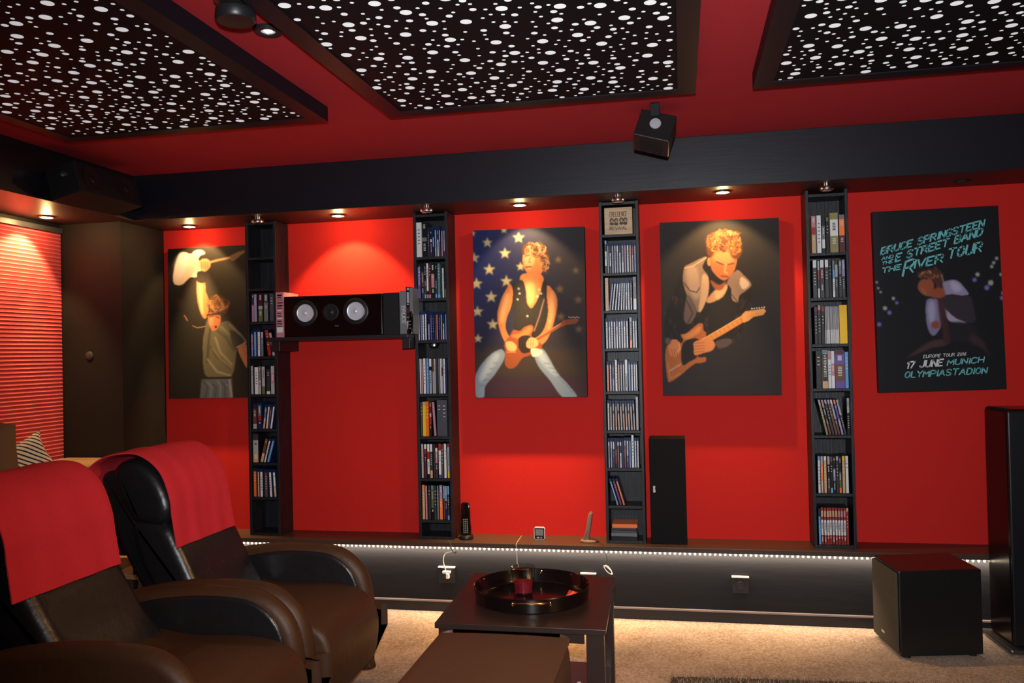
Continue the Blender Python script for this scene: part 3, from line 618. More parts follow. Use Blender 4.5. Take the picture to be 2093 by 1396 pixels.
A.sm([(470,676),(486,682),(500,698),(486,714),(476,706)], (48, 40, 32), 1.2, .8); A.line([(484, 710), (502, 700)], 2.4, (176, 160, 136), .5)
A.sm([(486,712),(502,702),(506,724),(505,752),(496,738)], (196, 116, 70), .9)
A.poly([(412,772),(474,770),(477,815),(408,816)], (84, 86, 92), 1)
for k in range(6): A.line([(414 + k*10, 778 + k % 3*4), (424 + k*9, 790), (420 + k*10, 812)], 2.4, (132, 134, 142) if k % 2 else (46, 46, 52), 1.2, .7)
A.line([(412, 773), (472, 772)], 4, (24, 18, 16)); A.line([(469, 776), (474, 812)], 3, (170, 150, 128), .8, .8)
A.sm([(426,640),(446,640),(452,654),(444,672),(434,676),(427,662)], (186, 104, 62), .9); A.el(432, 655, 5, 11, (224, 150, 96), 2, .7); A.el(441, 668, 3, 2.2, (70, 30, 24), .6)
A.line([(428, 648), (436, 646)], 1.6, (70, 36, 22), .5); A.line([(441, 647), (448, 650)], 1.6, (70, 36, 22), .5)
A.el(447, 624, 22, 20, (92, 52, 28), 1.2); A.hair(446, 622, 22, 19, [(168, 108, 60), (120, 70, 38), (60, 32, 18), (196, 134, 78)], 90, rnd, 8); A.line([(424, 644), (454, 640), (468, 648)], 4, (44, 20, 18), 1, .9)
A.line([(394, 666), (404, 670), (420, 667)], 2, (170, 128, 80), .5, .9); A.line([(377, 645), (383, 655)], 3, (170, 90, 60), .6, .9); A.el(366, 618, 8, 10, (60, 24, 22), 2.5, .8)
canvas('wall_picture', [(343, 509), (520, 500), (520, 812), (345, 815)], A, 'picture of a performer raising a pale guitar beside the black corner column', 'picture', depth=.026, ink=(.46, .52, .66))
# -- performer with orange guitar in front of a star flag
A = Art(960, 455, 1206, 820, (40, 30, 30))
g = np.clip((A.xx - 966) / 230, 0, 1); v_ = np.clip((A.yy - 465) / 350, 0, 1)
A.a[:] = (1 - g)[..., None] * np.array((14, 28, 88)) + g[..., None] * np.array((44, 36, 36))
A.mix(np.clip((A.yy - 560) / 200, 0, 1), (36, 24, 26), .75); A.mix(A._bl(((A.yy > 712) & (A.yy < 772)).astype(float), 6), (74, 52, 28), .55); A.mix(A._bl((A.yy > 772).astype(float), 5), (64, 28, 42), .75)
for x, y, r in ((996,496,12),(1060,486,13),(1032,518,13),(969,527,13),(1000,551,14),(1035,575,14),(974,580,14),(1004,607,14),(976,637,13),(1007,663,13),(977,692,11),(1064,545,11),(1030,470,9),(966,477,8)): A.star(x, y, r, (206, 182, 120), 1.4)
for x, y, r in ((1141,531,9),(1177,553,9),(1144,591,11),(1182,613,10),(1147,647,11),(1183,673,10),(1103,502,11)): A.star(x, y, r, (132, 100, 58), 2, .8)
JN = (128, 142, 152)
A.sm([(1026,714),(1032,730),(1014,762),(992,790),(990,811),(974,812),(970,790),(973,764),(986,742),(1006,722)], JN, .9); A.sm([(1010,722),(1022,726),(1006,756),(984,780),(980,770),(992,744)], (196, 204, 200), 3, .7)
A.sm([(1092,722),(1108,712),(1124,734),(1138,760),(1160,784),(1180,812),(1150,812),(1124,778),(1100,748)], JN, .9); A.sm([(1098,722),(1110,720),(1128,748),(1142,768),(1128,764),(1104,738)], (190, 202, 204), 3, .7)
for k in range(7): A.line([(1112 + k*9, 742 + k*9), (1124 + k*8, 744 + k*10)], 1.6, (88, 104, 120), 1, .7); 
for k in range(5): A.line([(980 + k*7, 790 - k*12), (992 + k*6, 786 - k*11)], 1.6, (88, 104, 120), 1, .7)
A.sm([(1064,574),(1088,568),(1116,572),(1122,600),(1120,660),(1112,700),(1094,716),(1058,712),(1050,690),(1050,640),(1044,610),(1046,584)], (26, 20, 20), .9)
SK, SL, SD = (206, 118, 60), (238, 168, 104), (140, 68, 34)
A.sm([(1068,560),(1106,560),(1110,586),(1092,624),(1082,628),(1068,600),(1062,580)], SK, .9); A.sm([(1074,582),(1092,580),(1092,612),(1080,622)], SL, 2.5, .7)
A.sm([(1066,572),(1074,590),(1078,624),(1090,640),(1074,660),(1056,668),(1046,610),(1048,584)], (30, 24, 24), .8); A.sm([(1112,574),(1104,600),(1092,640),(1098,664),(1118,654),(1124,604)], (28, 22, 22), .8)
for x, y in ((1060,590),(1062,600),(1058,612),(1102,592),(1098,606),(1106,600),(1078,646)): A.el(x, y, 2.2, 2.6, (176, 176, 160), .6, .8)
A.sm([(1034,592),(1042,580),(1048,592),(1046,622),(1036,650),(1034,672),(1044,692),(1056,706),(1050,716),(1034,704),(1022,676),(1016,644),(1024,612)], SK, .8); A.sm([(1034,600),(1040,604),(1032,640),(1026,662),(1021,648),(1026,620)], SL, 2, .8)
A.sm([(1118,584),(1128,590),(1138,606),(1139,628),(1132,660),(1124,684),(1112,702),(1098,706),(1096,694),(1112,672),(1120,640),(1118,610)], SK, .8); A.sm([(1126,596),(1135,614),(1131,648),(1120,676),(1122,640)], SL, 2, .8)
A.sm([(1043,684),(1050,674),(1062,676),(1072,668),(1086,664),(1091,672),(1086,686),(1098,696),(1108,706),(1103,716),(1090,716),(1084,726),(1068,732),(1056,748),(1042,754),(1032,744),(1033,720),(1031,702)], (150, 70, 30), .7)
A.sm([(1045,686),(1064,680),(1080,668),(1088,672),(1078,686),(1060,692)], (206, 122, 62), 1.4, .8); A.sm([(1062,690),(1080,686),(1094,700),(1088,716),(1070,722),(1060,710)], (34, 18, 16), .7)
A.line([(1092, 696), (1120, 680), (1148, 663)], 7, (146, 74, 38), .6); A.line([(1092, 693), (1120, 677), (1148, 660)], 1.6, (214, 142, 88), .4); A.poly([(1146,660),(1152,654),(1180,650),(1184,655),(1176,662),(1158,664),(1150,668)], (140, 66, 34))
for k in range(6): A.el(1163 + k*4, 648 + (k % 2), 1.2, 1.4, (226, 214, 196), .4)
A.line([(1112, 612), (1102, 648), (1092, 676)], 3, (132, 92, 78), .6)
A.sm([(1034,700),(1046,698),(1056,708),(1052,718),(1038,716)], SL, .8); A.line([(1036, 720), (1054, 720)], 2.4, SK, .8)
A.sm([(1076,700),(1084,690),(1098,694),(1100,706),(1086,712),(1077,710)], SL, .8)
for k in range(3): A.line([(1080 + k*5, 694), (1079 + k*5, 708)], 1, SD, .4, .7)
A.sm([(1086,712),(1104,714),(1108,722),(1092,730),(1086,724)], (226, 216, 176), 1)
A.sm([(1068,530),(1072,512),(1088,502),(1106,506),(1114,524),(1112,548),(1100,566),(1084,568),(1076,556),(1070,546)], SK, .9)
A.sm([(1070,524),(1078,510),(1090,508),(1094,522),(1090,542),(1080,552),(1072,540)], SL, 2, .9); A.line([(1073, 524), (1083, 521)], 1.8, (96, 46, 26), .6); A.line([(1090, 524), (1098, 526)], 1.8, (96, 46, 26), .6)
A.line([(1084, 526), (1081, 536), (1085, 537)], 1.3, SD, .5); A.line([(1075, 546), (1086, 545)], 2.6, (120, 40, 36), .6); A.el(1109, 541, 4, 6, (226, 140, 84), .8)
for (x, y, rx, ry) in ((1086,505,18,9),(1104,512,15,13),(1113,528,9,15),(1073,512,7,9),(1116,548,5,13)): A.el(x, y, rx, ry, (84, 44, 24), 1.5)
A.hair(1094, 510, 24, 14, [(206, 142, 84), (140, 84, 46), (70, 36, 20), (232, 176, 118)], 110, rnd, 7); A.hair(1114, 536, 8, 20, [(176, 116, 66), (90, 50, 28), (216, 156, 98)], 50, rnd, 6)
canvas('wall_picture', [(966, 471), (1194, 463), (1200, 811), (972, 813)], A, 'picture of a guitarist in a black vest before a flag of stars', 'picture', ink=(.52, .60, .78))
# -- leather jacket performer looking down
A = Art(1342, 438, 1604, 814, (34, 28, 28))
A.el(1470, 560, 95, 120, (24, 16, 14), 30, .8)
LE, LH = (20, 14, 13), (72, 50, 38)
A.sm([(1398,548),(1444,528),(1506,548),(1530,576),(1534,610),(1524,640),(1520,668),(1506,690),(1478,704),(1440,716),(1400,704),(1370,700),(1358,684),(1362,636),(1380,590)], LE, 1)
for _ in range(60):
    x, y = rnd.choice(((1366, 640), (1372, 670), (1382, 610), (1512, 650), (1506, 680), (1524, 620), (1440, 660), (1470, 690), (1420, 650)))
    x += rnd.uniform(-10, 10); y += rnd.uniform(-14, 14); A.line([(x, y), (x + rnd.uniform(-7, 7), y + rnd.uniform(4, 12))], 1.5, LH, .7, .8)
CO, CL = (138, 106, 82), (188, 150, 116)
A.sm([(1398,548),(1408,540),(1444,524),(1436,546),(1448,566),(1446,600),(1432,634),(1424,636),(1416,620),(1404,604),(1396,576)], CO, .8); A.sm([(1402,552),(1420,544),(1428,560),(1432,600),(1422,612),(1408,590)], CL, 3, .7)
A.sm([(1436,562),(1448,568),(1448,600),(1436,632),(1428,636),(1432,600)], (196, 152, 108), 1); A.line([(1398, 578), (1410, 594), (1424, 598), (1430, 588)], 1.6, (50, 36, 28), .5); A.line([(1444, 526), (1416, 544), (1400, 548)], 1.5, (214, 180, 140), .5)
A.sm([(1406,602),(1420,622),(1424,640),(1410,662),(1398,654),(1400,622)], (100, 80, 68), 1.2); A.line([(1402, 612), (1416, 640), (1406, 660)], 1.6, (44, 32, 28), .6)
A.sm([(1506,552),(1520,562),(1536,580),(1528,592),(1512,604),(1508,618),(1496,612),(1494,590),(1486,576)], CO, .8); A.sm([(1516,566),(1532,580),(1520,592),(1512,580)], (206, 168, 134), 1.2); A.line([(1494, 600), (1508, 618)], 1.4, (50, 36, 28), .5)
A.sm([(1444,612),(1462,592),(1476,582),(1488,582),(1480,604),(1466,614),(1448,620)], (186, 132, 84), .9); A.sm([(1462,596),(1482,584),(1484,594),(1466,612)], (216, 168, 112), 1.5, .8)
A.sm([(1452,572),(1470,582),(1484,574),(1476,592),(1460,590)], (150, 76, 42), 1.2)
A.el(1450, 535, 5, 9, (206, 124, 66), .8)
A.sm([(1452,528),(1460,506),(1490,502),(1504,512),(1507,530),(1500,556),(1488,570),(1478,573),(1466,566),(1454,550)], (184, 100, 50), .9)
A.sm([(1458,520),(1480,510),(1498,516),(1500,532),(1486,540),(1470,538),(1458,532)], (222, 140, 78), 3, .8)
A.line([(1464, 535), (1478, 541)], 2.4, (84, 38, 22), .8); A.line([(1488, 541), (1500, 538)], 2.2, (84, 38, 22), .8); A.line([(1484, 540), (1481, 556), (1487, 559)], 3.4, (228, 148, 88), 1); A.line([(1474, 564), (1488, 566)], 2.2, (110, 46, 34), .7)
for (x, y, rx, ry) in ((1462,494,20,20),(1488,490,26,20),(1504,508,13,22),(1452,510,8,16)): A.el(x, y, rx, ry, (96, 46, 20), 1.6)
A.hair(1480, 494, 35, 24, [(214, 128, 58), (150, 80, 36), (70, 32, 16), (236, 160, 86), (110, 54, 26)], 230, rnd, 9); A.hair(1506, 508, 10, 20, [(190, 110, 52), (90, 42, 20)], 40, rnd, 7)
for k in range(12): A.line([(1462 + k*4, 480), (1466 + k*4.4, 472 + (k % 3)*2)], 1.2, (216, 140, 74), .6, .7)
GB = (170, 92, 42)
A.sm([(1391,684),(1402,682),(1414,672),(1428,661),(1437,662),(1438,674),(1444,682),(1440,692),(1434,704),(1424,716),(1428,730),(1442,730),(1443,738),(1434,742),(1420,744),(1404,756),(1390,768),(1372,780),(1365,778),(1361,752),(1360,722),(1366,704),(1388,702),(1396,696)], GB, .7)
A.sm([(1395,686),(1414,676),(1430,666),(1432,676),(1420,686),(1404,694)], (212, 132, 68), 1.4, .8); A.line([(1364, 740), (1370, 774), (1390, 764)], 2, (206, 130, 72), .8, .8)
A.sm([(1396,702),(1408,694),(1424,692),(1430,700),(1422,716),(1424,730),(1408,740),(1396,746),(1392,726)], (22, 14, 12), .8)
for k in range(5): A.line([(1368 + k*5, 760 - k*3), (1371 + k*5, 755 - k*3)], 1.6, (190, 170, 150), .4)
A.line([(1436, 700), (1478, 676), (1518, 652)], 13, (208, 130, 58), .6); A.line([(1434, 694), (1476, 670), (1516, 646)], 1.4, (240, 180, 104), .4)
for k in range(9): A.line([(1444 + k*8.6, 690 - k*5), (1448 + k*8.6, 697 - k*5)], .8, (130, 74, 34), .3, .8)
A.poly([(1516,644),(1524,636),(1540,634),(1562,630),(1566,636),(1560,644),(1540,648),(1530,656),(1520,660)], (222, 148, 76), .6)
for k in range(6): A.el(1537 + k*5, 631 - k*.6, 1.4, 1.5, (226, 214, 196), .4); A.el(1530 + k*5, 647 - k*1.4, 1, 1, (90, 56, 40), .4)
A.sm([(1366,706),(1374,694),(1386,696),(1390,714),(1382,730),(1370,726)], (204, 122, 68), .8); A.line([(1388, 700), (1390, 714), (1384, 720)], 3, (226, 150, 92), .8)
for k in range(3): A.line([(1372 + k*5, 714), (1376 + k*5, 730)], 1, (110, 58, 32), .4, .8)
A.sm([(1418,700),(1432,694),(1452,692),(1462,704),(1456,716),(1438,722),(1420,726),(1418,712)], (206, 124, 68), .8)
for k in range(4): A.line([(1420, 702 + k*6), (1440, 700 + k*6)], 1, (120, 62, 34), .4, .8)
A.sm([(1462,700),(1480,692),(1496,694),(1490,706),(1470,712)], (96, 76, 66), 1, .8); A.sm([(1362,690),(1372,694),(1368,704),(1360,700)], (90, 70, 60), 1)
canvas('wall_picture', [(1348, 455), (1592, 445), (1598, 807), (1355, 808)], A, 'picture of a performer in leather jacket looking down at a guitar', 'picture')
# -- tour poster
A = Art(1776, 414, 2066, 810, (9, 8, 13))
A.mix(np.clip(1 - (A.xx - 1786) / 26, 0, 1), (30, 30, 48), .6)
for x, y, r, c_ in ((1795,589,3,0),(1800,597,3,0),(1826,610,4,0),(1833,619,4,1),(1809,630,5,0),(1818,639,4.5,1),(1797,663,4.5,1),(1792,577,3,0),(2037,528,4,0),(2031,537,4,0),(2027,545,4,0),(1998,561,5,0),(1992,572,5,1),(2025,578,6,0),(2017,588,5.5,1),(2046,561,4,0),(2048,609,5,1),(2050,599,4,0)):
    A.el(x, y, r, r, (150, 150, 140) if c_ == 0 else (104, 96, 170), 1.2)
A.sm([(1926,578),(1944,572),(1958,574),(1972,588),(1980,602),(1962,604),(1944,602),(1930,608),(1924,592)], (134, 124, 152), 1); A.sm([(1942,576),(1956,578),(1966,592),(1950,596)], (176, 166, 190), 2, .7)
A.sm([(1930,604),(1960,606),(1984,606),(1990,630),(1994,656),(1972,660),(1950,648),(1934,630)], (44, 34, 44), 1)
A.sm([(1893,616),(1906,610),(1924,616),(1930,640),(1922,670),(1910,686),(1900,680),(1893,656)], (116, 108, 140), 1); A.sm([(1898,620),(1908,616),(1912,640),(1906,664),(1898,650)], (156, 148, 178), 2, .8)
A.sm([(1926,612),(1934,632),(1954,650),(1976,660),(1956,662),(1940,656),(1930,640)], (150, 142, 164), 1)
A.sm([(1934,660),(1990,664),(1992,690),(1960,700),(1938,690)], (22, 18, 24), 2)
A.sm([(1930,694),(1906,696),(1884,708),(1862,724),(1852,732),(1880,722),(1904,712),(1934,706)], (72, 44, 44), 1.6, .9); A.sm([(1984,684),(2004,690),(2020,716),(2024,728),(2006,712),(1984,700)], (66, 34, 38), 3, .8)
A.line([(1916, 556), (1922, 600), (1928, 650), (1936, 698)], 14, (58, 26, 26), 1.6, .95); A.line([(1912, 548), (1920, 600)], 7, (84, 44, 36), 1, .9)
A.sm([(1876,590),(1880,574),(1896,568),(1908,576),(1908,596),(1900,606),(1886,602)], (140, 70, 44), .9); A.line([(1884, 590), (1892, 600)], 1.6, (190, 110, 70), .8)
A.sm([(1902,596),(1916,588),(1930,592),(1930,606),(1914,610),(1902,606)], (136, 66, 42), 1); A.el(1912, 664, 9, 8, (130, 62, 40), 1.6)
for (x, y, rx, ry) in ((1890,562,16,9),(1904,558,14,9),(1916,566,13,14)): A.el(x, y, rx, ry, (70, 36, 24), 1.2)
A.hair(1898, 562, 22, 9, [(170, 112, 72), (110, 64, 40), (60, 30, 22)], 60, rnd, 6); A.line([(1924, 562), (1930, 580)], 3, (150, 130, 130), .8, .8)
TQ = [(1783, 433), (2040, 420), (2058, 795), (1797, 803)]
tp, yf = canvas('tour_poster', TQ, A, 'dark concert tour poster with slanted teal brush lettering on the red wall', 'poster', ink=(1, 1, 1))
f4 = lambda x, y: at(x, y, Y=yf - .0008)
TEAL = mat('poster_teal_ink', (96, 176, 178), rough=.6); WINK = mat('poster_white_ink', (196, 196, 196), rough=.6)
def ln(text, x0, y0, x1, y1, h, th, sk=.22): return (text, f4(x0, y0), f4(x1, y1), f4(x0 + h*sk, y0 - h) - f4(x0, y0), th, .22, True, .03)
lettering('lettering', tp, [ln('BRUCE SPRINGSTEEN', 1800, 521, 2010, 463, 14, 0.0084), ln('AND', 1802, 532, 1825, 527, 6.5, 0.0041), ln('THE', 1802, 542.5, 1824, 536.5, 6.5, 0.0041),
   ln('E STREET BAND', 1830, 535, 2006, 481, 15, 0.0089), ln('THE', 1802, 558, 1840, 550, 10, 0.0074), ln('IVER', 1867, 549, 1926, 536, 17, 0.0095), ln('TOUR', 1936, 530, 2005, 514, 20, 0.0100),
   ln('R', 1845, 564, 1866, 556, 29, 0.0108), ln('MUNICH', 1936, 747, 2010, 740, 11, 0.0062), ln('OLYMPIASTADION', 1849, 772, 2016, 763, 12, 0.0065)], TEAL)
lettering('lettering', tp, [ln('EUROPE TOUR 2016', 1887, 732, 1974, 726, 6, 0.0032), ln('17 JUNE', 1853, 753, 1926, 747, 13, 0.0081)], WINK)['label'] = 'white lettering'
# ------------------------------------------------------------------ wall shelf with the surround speaker between the first two columns
SH = mat('dark_shelf_board', (.014, .010, .012), rough=.4, srgb=False)
zs = at(700, 686, Y=4.705).z
xa, xb = TOW[0]['x'][1] + .001, TOW[1]['x'][0] - .001
m = MB(); m.box((xa, 4.705, zs - .022), (xb, YW - .002, zs), SH)
ws = tag(m.build('wall_shelf', bevel=.002), 'dark wall shelf carrying the wide speaker between two shelf columns', 'shelf')
for i, (a, b) in enumerate(((xa + .004, xa + .06), (xb - .05, xb - .004))):
    m = MB(); m.box((a, 4.76, zs - .085), (b, YW - .004, zs - .022), SH); m.build('bracket', ws, bevel=.002)
ysf = 4.72
L0, L1 = at(580, 640, Y=ysf), at(781, 640, Y=ysf)
zt_ = at(680, 603, Y=ysf).z
wood = mat('gloss_mahogany_black', (.009, .003, .0025), rough=.10, spec=.6, coat=.5, srgb=False)
t = thing('wall_speaker', ((L0.x+L1.x)/2, ysf + .13, zs), 'wide gloss black speaker with two silver cones on the wall shelf', 'speaker')
m = MB(); m.box((L0.x, ysf, zs + .001), (L1.x, YW - .05, zt_), wood); m.build('cabinet', t, bevel=.004)
def driver(cx_, cy_, rr_, par, Yp, col_=DRIVER, nm='woofer'):
    c = at(cx_, cy_, Y=Yp)
    Mx = Matrix.Rotation(R(90), 4, 'X')
    m = MB(); m.lathe([(rr_*1.45, -.001), (rr_*1.46, .004), (rr_*1.30, .007), (rr_*1.18, .006), (rr_*1.1, .008), (rr_, .003)], PLAS, loc=c, M=Mx, seg=40); o = m.build(nm, par, smooth=True)
    m = MB(); m.lathe([(rr_, .003), (rr_*.9, .0005), (rr_*.6, -.001 + .001), (rr_*.33, .001), (rr_*.28, .0065), (rr_*.15, .0105), (0, .012)], col_, loc=c, M=Mx, seg=40); m.build('cone', o, smooth=True)
driver(624, 640, .053, t, ysf - .001); driver(727, 636, .054, t, ysf - .001)
c = at(676, 638, Y=ysf - .001)
m = MB(); m.lathe([(.050, 0), (.051, .003), (.044, .005), (.03, .002), (.02, .0015), (.012, .004), (0, .007)], PLAS, loc=c, M=Matrix.Rotation(R(90), 4, 'X'), seg=36); m.build('tweeter', t, smooth=True)
m = MB(); c = at(688, 666, Y=ysf - .001); m.box((c.x - .012, ysf - .0015, c.z - .002), (c.x + .012, ysf, c.z + .002), mat('badge', (.2, .2, .22), rough=.4, metal=.6, srgb=False)); m.build('badge', t)
# dark box right of it (angled black cabinet)
a, b = at(783, 640, Y=4.735), at(815, 640, Y=4.735)
m = MB(); m.box((a.x, 4.735, zs + .001), (b.x, YW - .06, at(800, 598, Y=4.735).z), MATTE)
tag(m.build('cabinet_box', bevel=.003), 'matte black box between the wall speaker and the upright books', 'box')
def vbook(x0, x1, ytop, ybot, Yp, c, label, marks=None, dep=.2):
    a, b = at(x0, ybot, Y=Yp), at(x1, ytop, Y=Yp)
    m = MB(); m.box((a.x, Yp, zs + .001), (b.x, Yp + dep, b.z), pm(c)); m.box((a.x + .001, Yp + .002, b.z - .004), (b.x - .001, Yp + dep + .001, b.z - .0005), pm('w'))
    o = m.build('book', bevel=.001); tag(o, label, 'book', 'books at the ends of the wall shelf'); return o
o = vbook(565, 579, 597, 681, 4.738, 'p', 'pinkish patterned book left of the wide speaker')
m = MB()
for k in range(13):
    y = 602 + k*5.3; a, b = at(566.5, y + rnd.uniform(1.5, 3.8), Y=4.737), at(577.5 + rnd.uniform(-3, 0), y, Y=4.737)
    m.box((a.x, 4.7365, a.z), (b.x, 4.738, b.z), pm(rnd.choice('wkdmdh')))
a, b = at(566, 680, Y=4.737), at(578.5, 669, Y=4.737); m.box((a.x, 4.7362, a.z), (b.x, 4.738, b.z), pm('w'))
m.build('spine_print', o)
o = vbook(817.5, 829.5, 594, 676, 4.738, 'g', 'grey book with large white BRUCE lettering right of the speaker')
f5 = lambda x, y: at(x, y, Y=4.7375)
lettering('spine_lettering', o, [('BRUCE', f5(821, 626), f5(822, 661), f5(827.5, 626) - f5(821, 626), .0042)], TXT)
o = vbook(831, 837, 586, 675, 4.738, 'k', 'tall black book with white title marks, second from the right end')
m = MB()
for y, h_ in ((588, 5), (597, 22), (621, 2), (628, 12), (648, 1.5), (656, 14), (671, 2)):
    a, b = at(831.8, y + h_, Y=4.737), at(835.6, y, Y=4.737); m.box((a.x, 4.7365, a.z), (b.x, 4.738, b.z), pm('m' if h_ == 12 else 's'))
m.build('spine_print', o)
vbook(837.6, 842.6, 588, 640, 4.738, 'g', 'slim grey book against the shelf column')
a = at(842, 640, Y=4.72)
m = MB(); m.puff([(a.x - .028, zs + .002), (a.x + .004, zs + .002), (a.x + .006, zs + .10), (a.x - .004, zs + .135), (a.x - .018, zs + .12)], 4.712, 4.734, .006, GLOSS, n=3)
m = m  # glossy remote leaning by the column
for yy_ in (.03, .05, .07): m.box((a.x - .018, 4.7110, zs + yy_), (a.x - .006, 4.7130, zs + yy_ + .006), pm('g'))
tag(m.build('remote_control', smooth=True), 'small black remote with grey keys leaning beside the column', 'remote')
# ------------------------------------------------------------------ things on the ledge
# cordless phone in its cradle (left)
p = at(953, 1102, Z=ZL + .001)
t = thing('cordless_phone', (p.x, p.y, ZL), 'glossy black cordless phone standing in its cradle', 'phone', None)
m = MB(); m.lathe([(0, .001), (.040, .001), (.042, .008), (.040, .022), (.036, .026), (.028, .022), (0, .020)], PLAS, loc=(p.x, p.y + .01, ZL), seg=28); m.build('cradle', t, smooth=True)
tp_ = at(951, 1028, Y=p.y)
prof = [(-.029, .02), (.029, .02), (.032, .06), (.028, .10), (.027, .17), (.026, .205), (.016, .216), (-.016, .216), (-.026, .205), (-.027, .17), (-.028, .10), (-.032, .06)]
lean = Matrix.Translation((p.x - .002, p.y + .012, ZL)) @ Matrix.Rotation(R(-6), 4, 'X') @ Matrix.Rotation(R(-2), 4, 'Y')
m = MB(); m.puff(prof, -.012, .012, .005, GLOSS, n=3, M=lean); hs = m.build('handset', t, smooth=True)
m = MB()
for r_ in range(8):
    for c_ in range(3): m.box((-.014 + c_*.011, -.0135, .035 + r_*.011), (-.007 + c_*.011, -.0115, .041 + r_*.011), pm('g'), lean)
m.build('keypad', hs)
# thermometer
a, b = at(1091.5, 1104, Y=4.90), at(1113.5, 1078, Y=4.90)
t = thing('weather_display', ((a.x+b.x)/2, 4.90, ZL), 'small pink framed digital thermometer on the ledge', 'thermometer')
w_ = (b.x - a.x) / 2; xm = (a.x+b.x)/2; h_ = b.z - ZL
pr = [(-w_+.006, 0), (w_-.006, 0), (w_, .006), (w_, h_-.008), (w_-.008, h_), (-w_+.008, h_), (-w_, h_-.008), (-w_, .006)]
Mt = Matrix.Translation((xm, 4.90, ZL + .001))
m = MB(); m.puff(pr, 0, .014, .002, mat('pale_pink_plastic', (.72, .55, .53), rough=.35, srgb=False), n=2, M=Mt); m.build('case', t)
m = MB(); m.box((xm-w_+.004, 4.8985, ZL+.005), (xm+w_-.004, 4.9002, ZL+h_-.005), PLAS); m.build('bezel', t, bevel=.0015)
m = MB(); m.box((xm-w_+.010, 4.8975, ZL+.026), (xm+w_-.010, 4.8987, ZL+h_-.011), mat('lcd_grey', (.17, .19, .185), rough=.3, srgb=False)); scn = m.build('screen', t)
m = MB()
for dx in (-.012, -.004, .010): m.box((xm+dx-.002, 4.8975, ZL+.010), (xm+dx+.002, 4.899, ZL+.018), WHT)
m.build('buttons', t)
# phone seen from the side (right)
p = at(1202, 1108, Z=ZL + .001)
BRZ = mat('bronze_plastic', (.20, .13, .10), rough=.35, srgb=False)
t = thing('cordless_phone', (p.x, p.y, ZL), 'bronze cordless phone seen edge-on in a flat cradle beside the bookshelf', 'phone')
m = MB(); m.lathe([(0, .001), (.046, .001), (.050, .007), (.046, .013), (.02, .018), (0, .018)], BRZ, loc=(0, 0, 0), seg=28, M=Matrix.Translation((p.x + .004, p.y + .01, ZL)) @ Matrix.Diagonal((1, .8, 1, 1))); m.build('cradle', t, smooth=True)
P3 = [at(x, y, Y=p.y + .01) for x, y in ((1192, 1104), (1198.5, 1080), (1201, 1060), (1203, 1050), (1207, 1045), (1211, 1049), (1210, 1062), (1207.5, 1082), (1204, 1105))]
m = MB(); m.puff([(v.x, v.z) for v in P3], p.y - .014, p.y + .034, .008, BRZ, n=4); hs = m.build('handset', t, smooth=True)
# black tall speaker cabinet on the ledge
a, b = at(1331, 1108, Y=4.86), at(1400, 896, Y=4.86)
t = thing('tall_cabinet', ((a.x+b.x)/2, 4.93, ZL), 'tall plain black cabinet with tiny white mark on the ledge', 'cabinet')
m = MB(); m.box((a.x, 4.86, ZL + .001), (b.x, YW - .01, b.z), mat('cabinet_black', (.004, .0038, .0042), rough=.8, spec=.2, srgb=False)); m.build('cabinet_body', t, bevel=.002)
f6 = lambda x, y: at(x, y, Y=4.8595)
lettering('logo', t, [('PIONEER', f6(1335, 993.5), f6(1335.5, 1006.5), f6(1338.8, 993.5) - f6(1335, 993.5), .0022, .12)], mat('white_ink', (.9, .9, .9), rough=.5, srgb=False))
# cables and sockets on the plinth
def cable(name, pts, r, mt, label, cat='cable', n=6):
    m = MB(); m.tube(catmull(pts, n), r, mt, seg=6); return tag(m.build(name, smooth=True), label, cat)
yp = 4.832
def socket(x0, y0, x1, y1, label, plug=False):
    a, b = at(x0, y1, Y=yp), at(x1, y0, Y=yp)
    t = thing('wall_socket', ((a.x+b.x)/2, yp, a.z), label, 'socket', 'power sockets on the black plinth')
    m = MB(); m.box((a.x, 4.822, a.z), (b.x, 4.8348, b.z), PLAS); m.build('cover', t, bevel=.002)
    m = MB(); m.box((a.x - .002, 4.816, b.z - .001), (b.x + .002, 4.8348, b.z + .007), mat('socket_top_edge', (.55, .50, .46), rough=.3, srgb=False)); m.build('hinged_lid', t, bevel=.001)
    c = Vector(((a.x+b.x)/2, 4.821, (a.z+b.z)/2))
    m = MB(); m.lathe([(.022, .001), (.022, 0), (.019, -.001), (.018, -.0005), (0, -.0005)], PLAS, loc=c, M=Matrix.Rotation(R(-90), 4, 'X'), seg=28); m.build('round_insert', t)
socket(898, 1160, 930, 1190, 'black power socket with white plug below the left phone'); socket(1188, 1173, 1218, 1198, 'black power socket partly hidden behind the round tray'); socket(1497, 1180, 1530, 1211, 'black power socket with light top edge, nearest the subwoofer')
q = lambda x, y, Y=4.80: at(x, y, Y=Y)
m = MB(); c = q(914, 1170); m.box((c.x - .028, 4.792, c.z - .006), (c.x + .020, 4.8155, c.z + .008), WHT); m.box((c.x - .004, 4.786, c.z - .035), (c.x + .012, 4.815, c.z - .004), WHT)
tag(m.build('power_plug', bevel=.003), 'white plug pushed into the left black socket', 'plug')
cable('power_cable', [q(911, 1166, 4.784), q(906, 1146, 4.78), q(910, 1132, 4.775), q(920, 1128, 4.77), q(928, 1126, 4.772)], .0028, WHT, 'short white cable rising from the left socket')
cable('power_cable', [q(916, 1104, 4.77), q(921, 1112, 4.768), q(923, 1122, 4.766), q(929, 1130, 4.764), q(933, 1127, 4.764)], .0042, mat('brown_cable', (.06, .045, .035), rough=.5, srgb=False), 'brown cable looped over the ledge edge below the left phone')
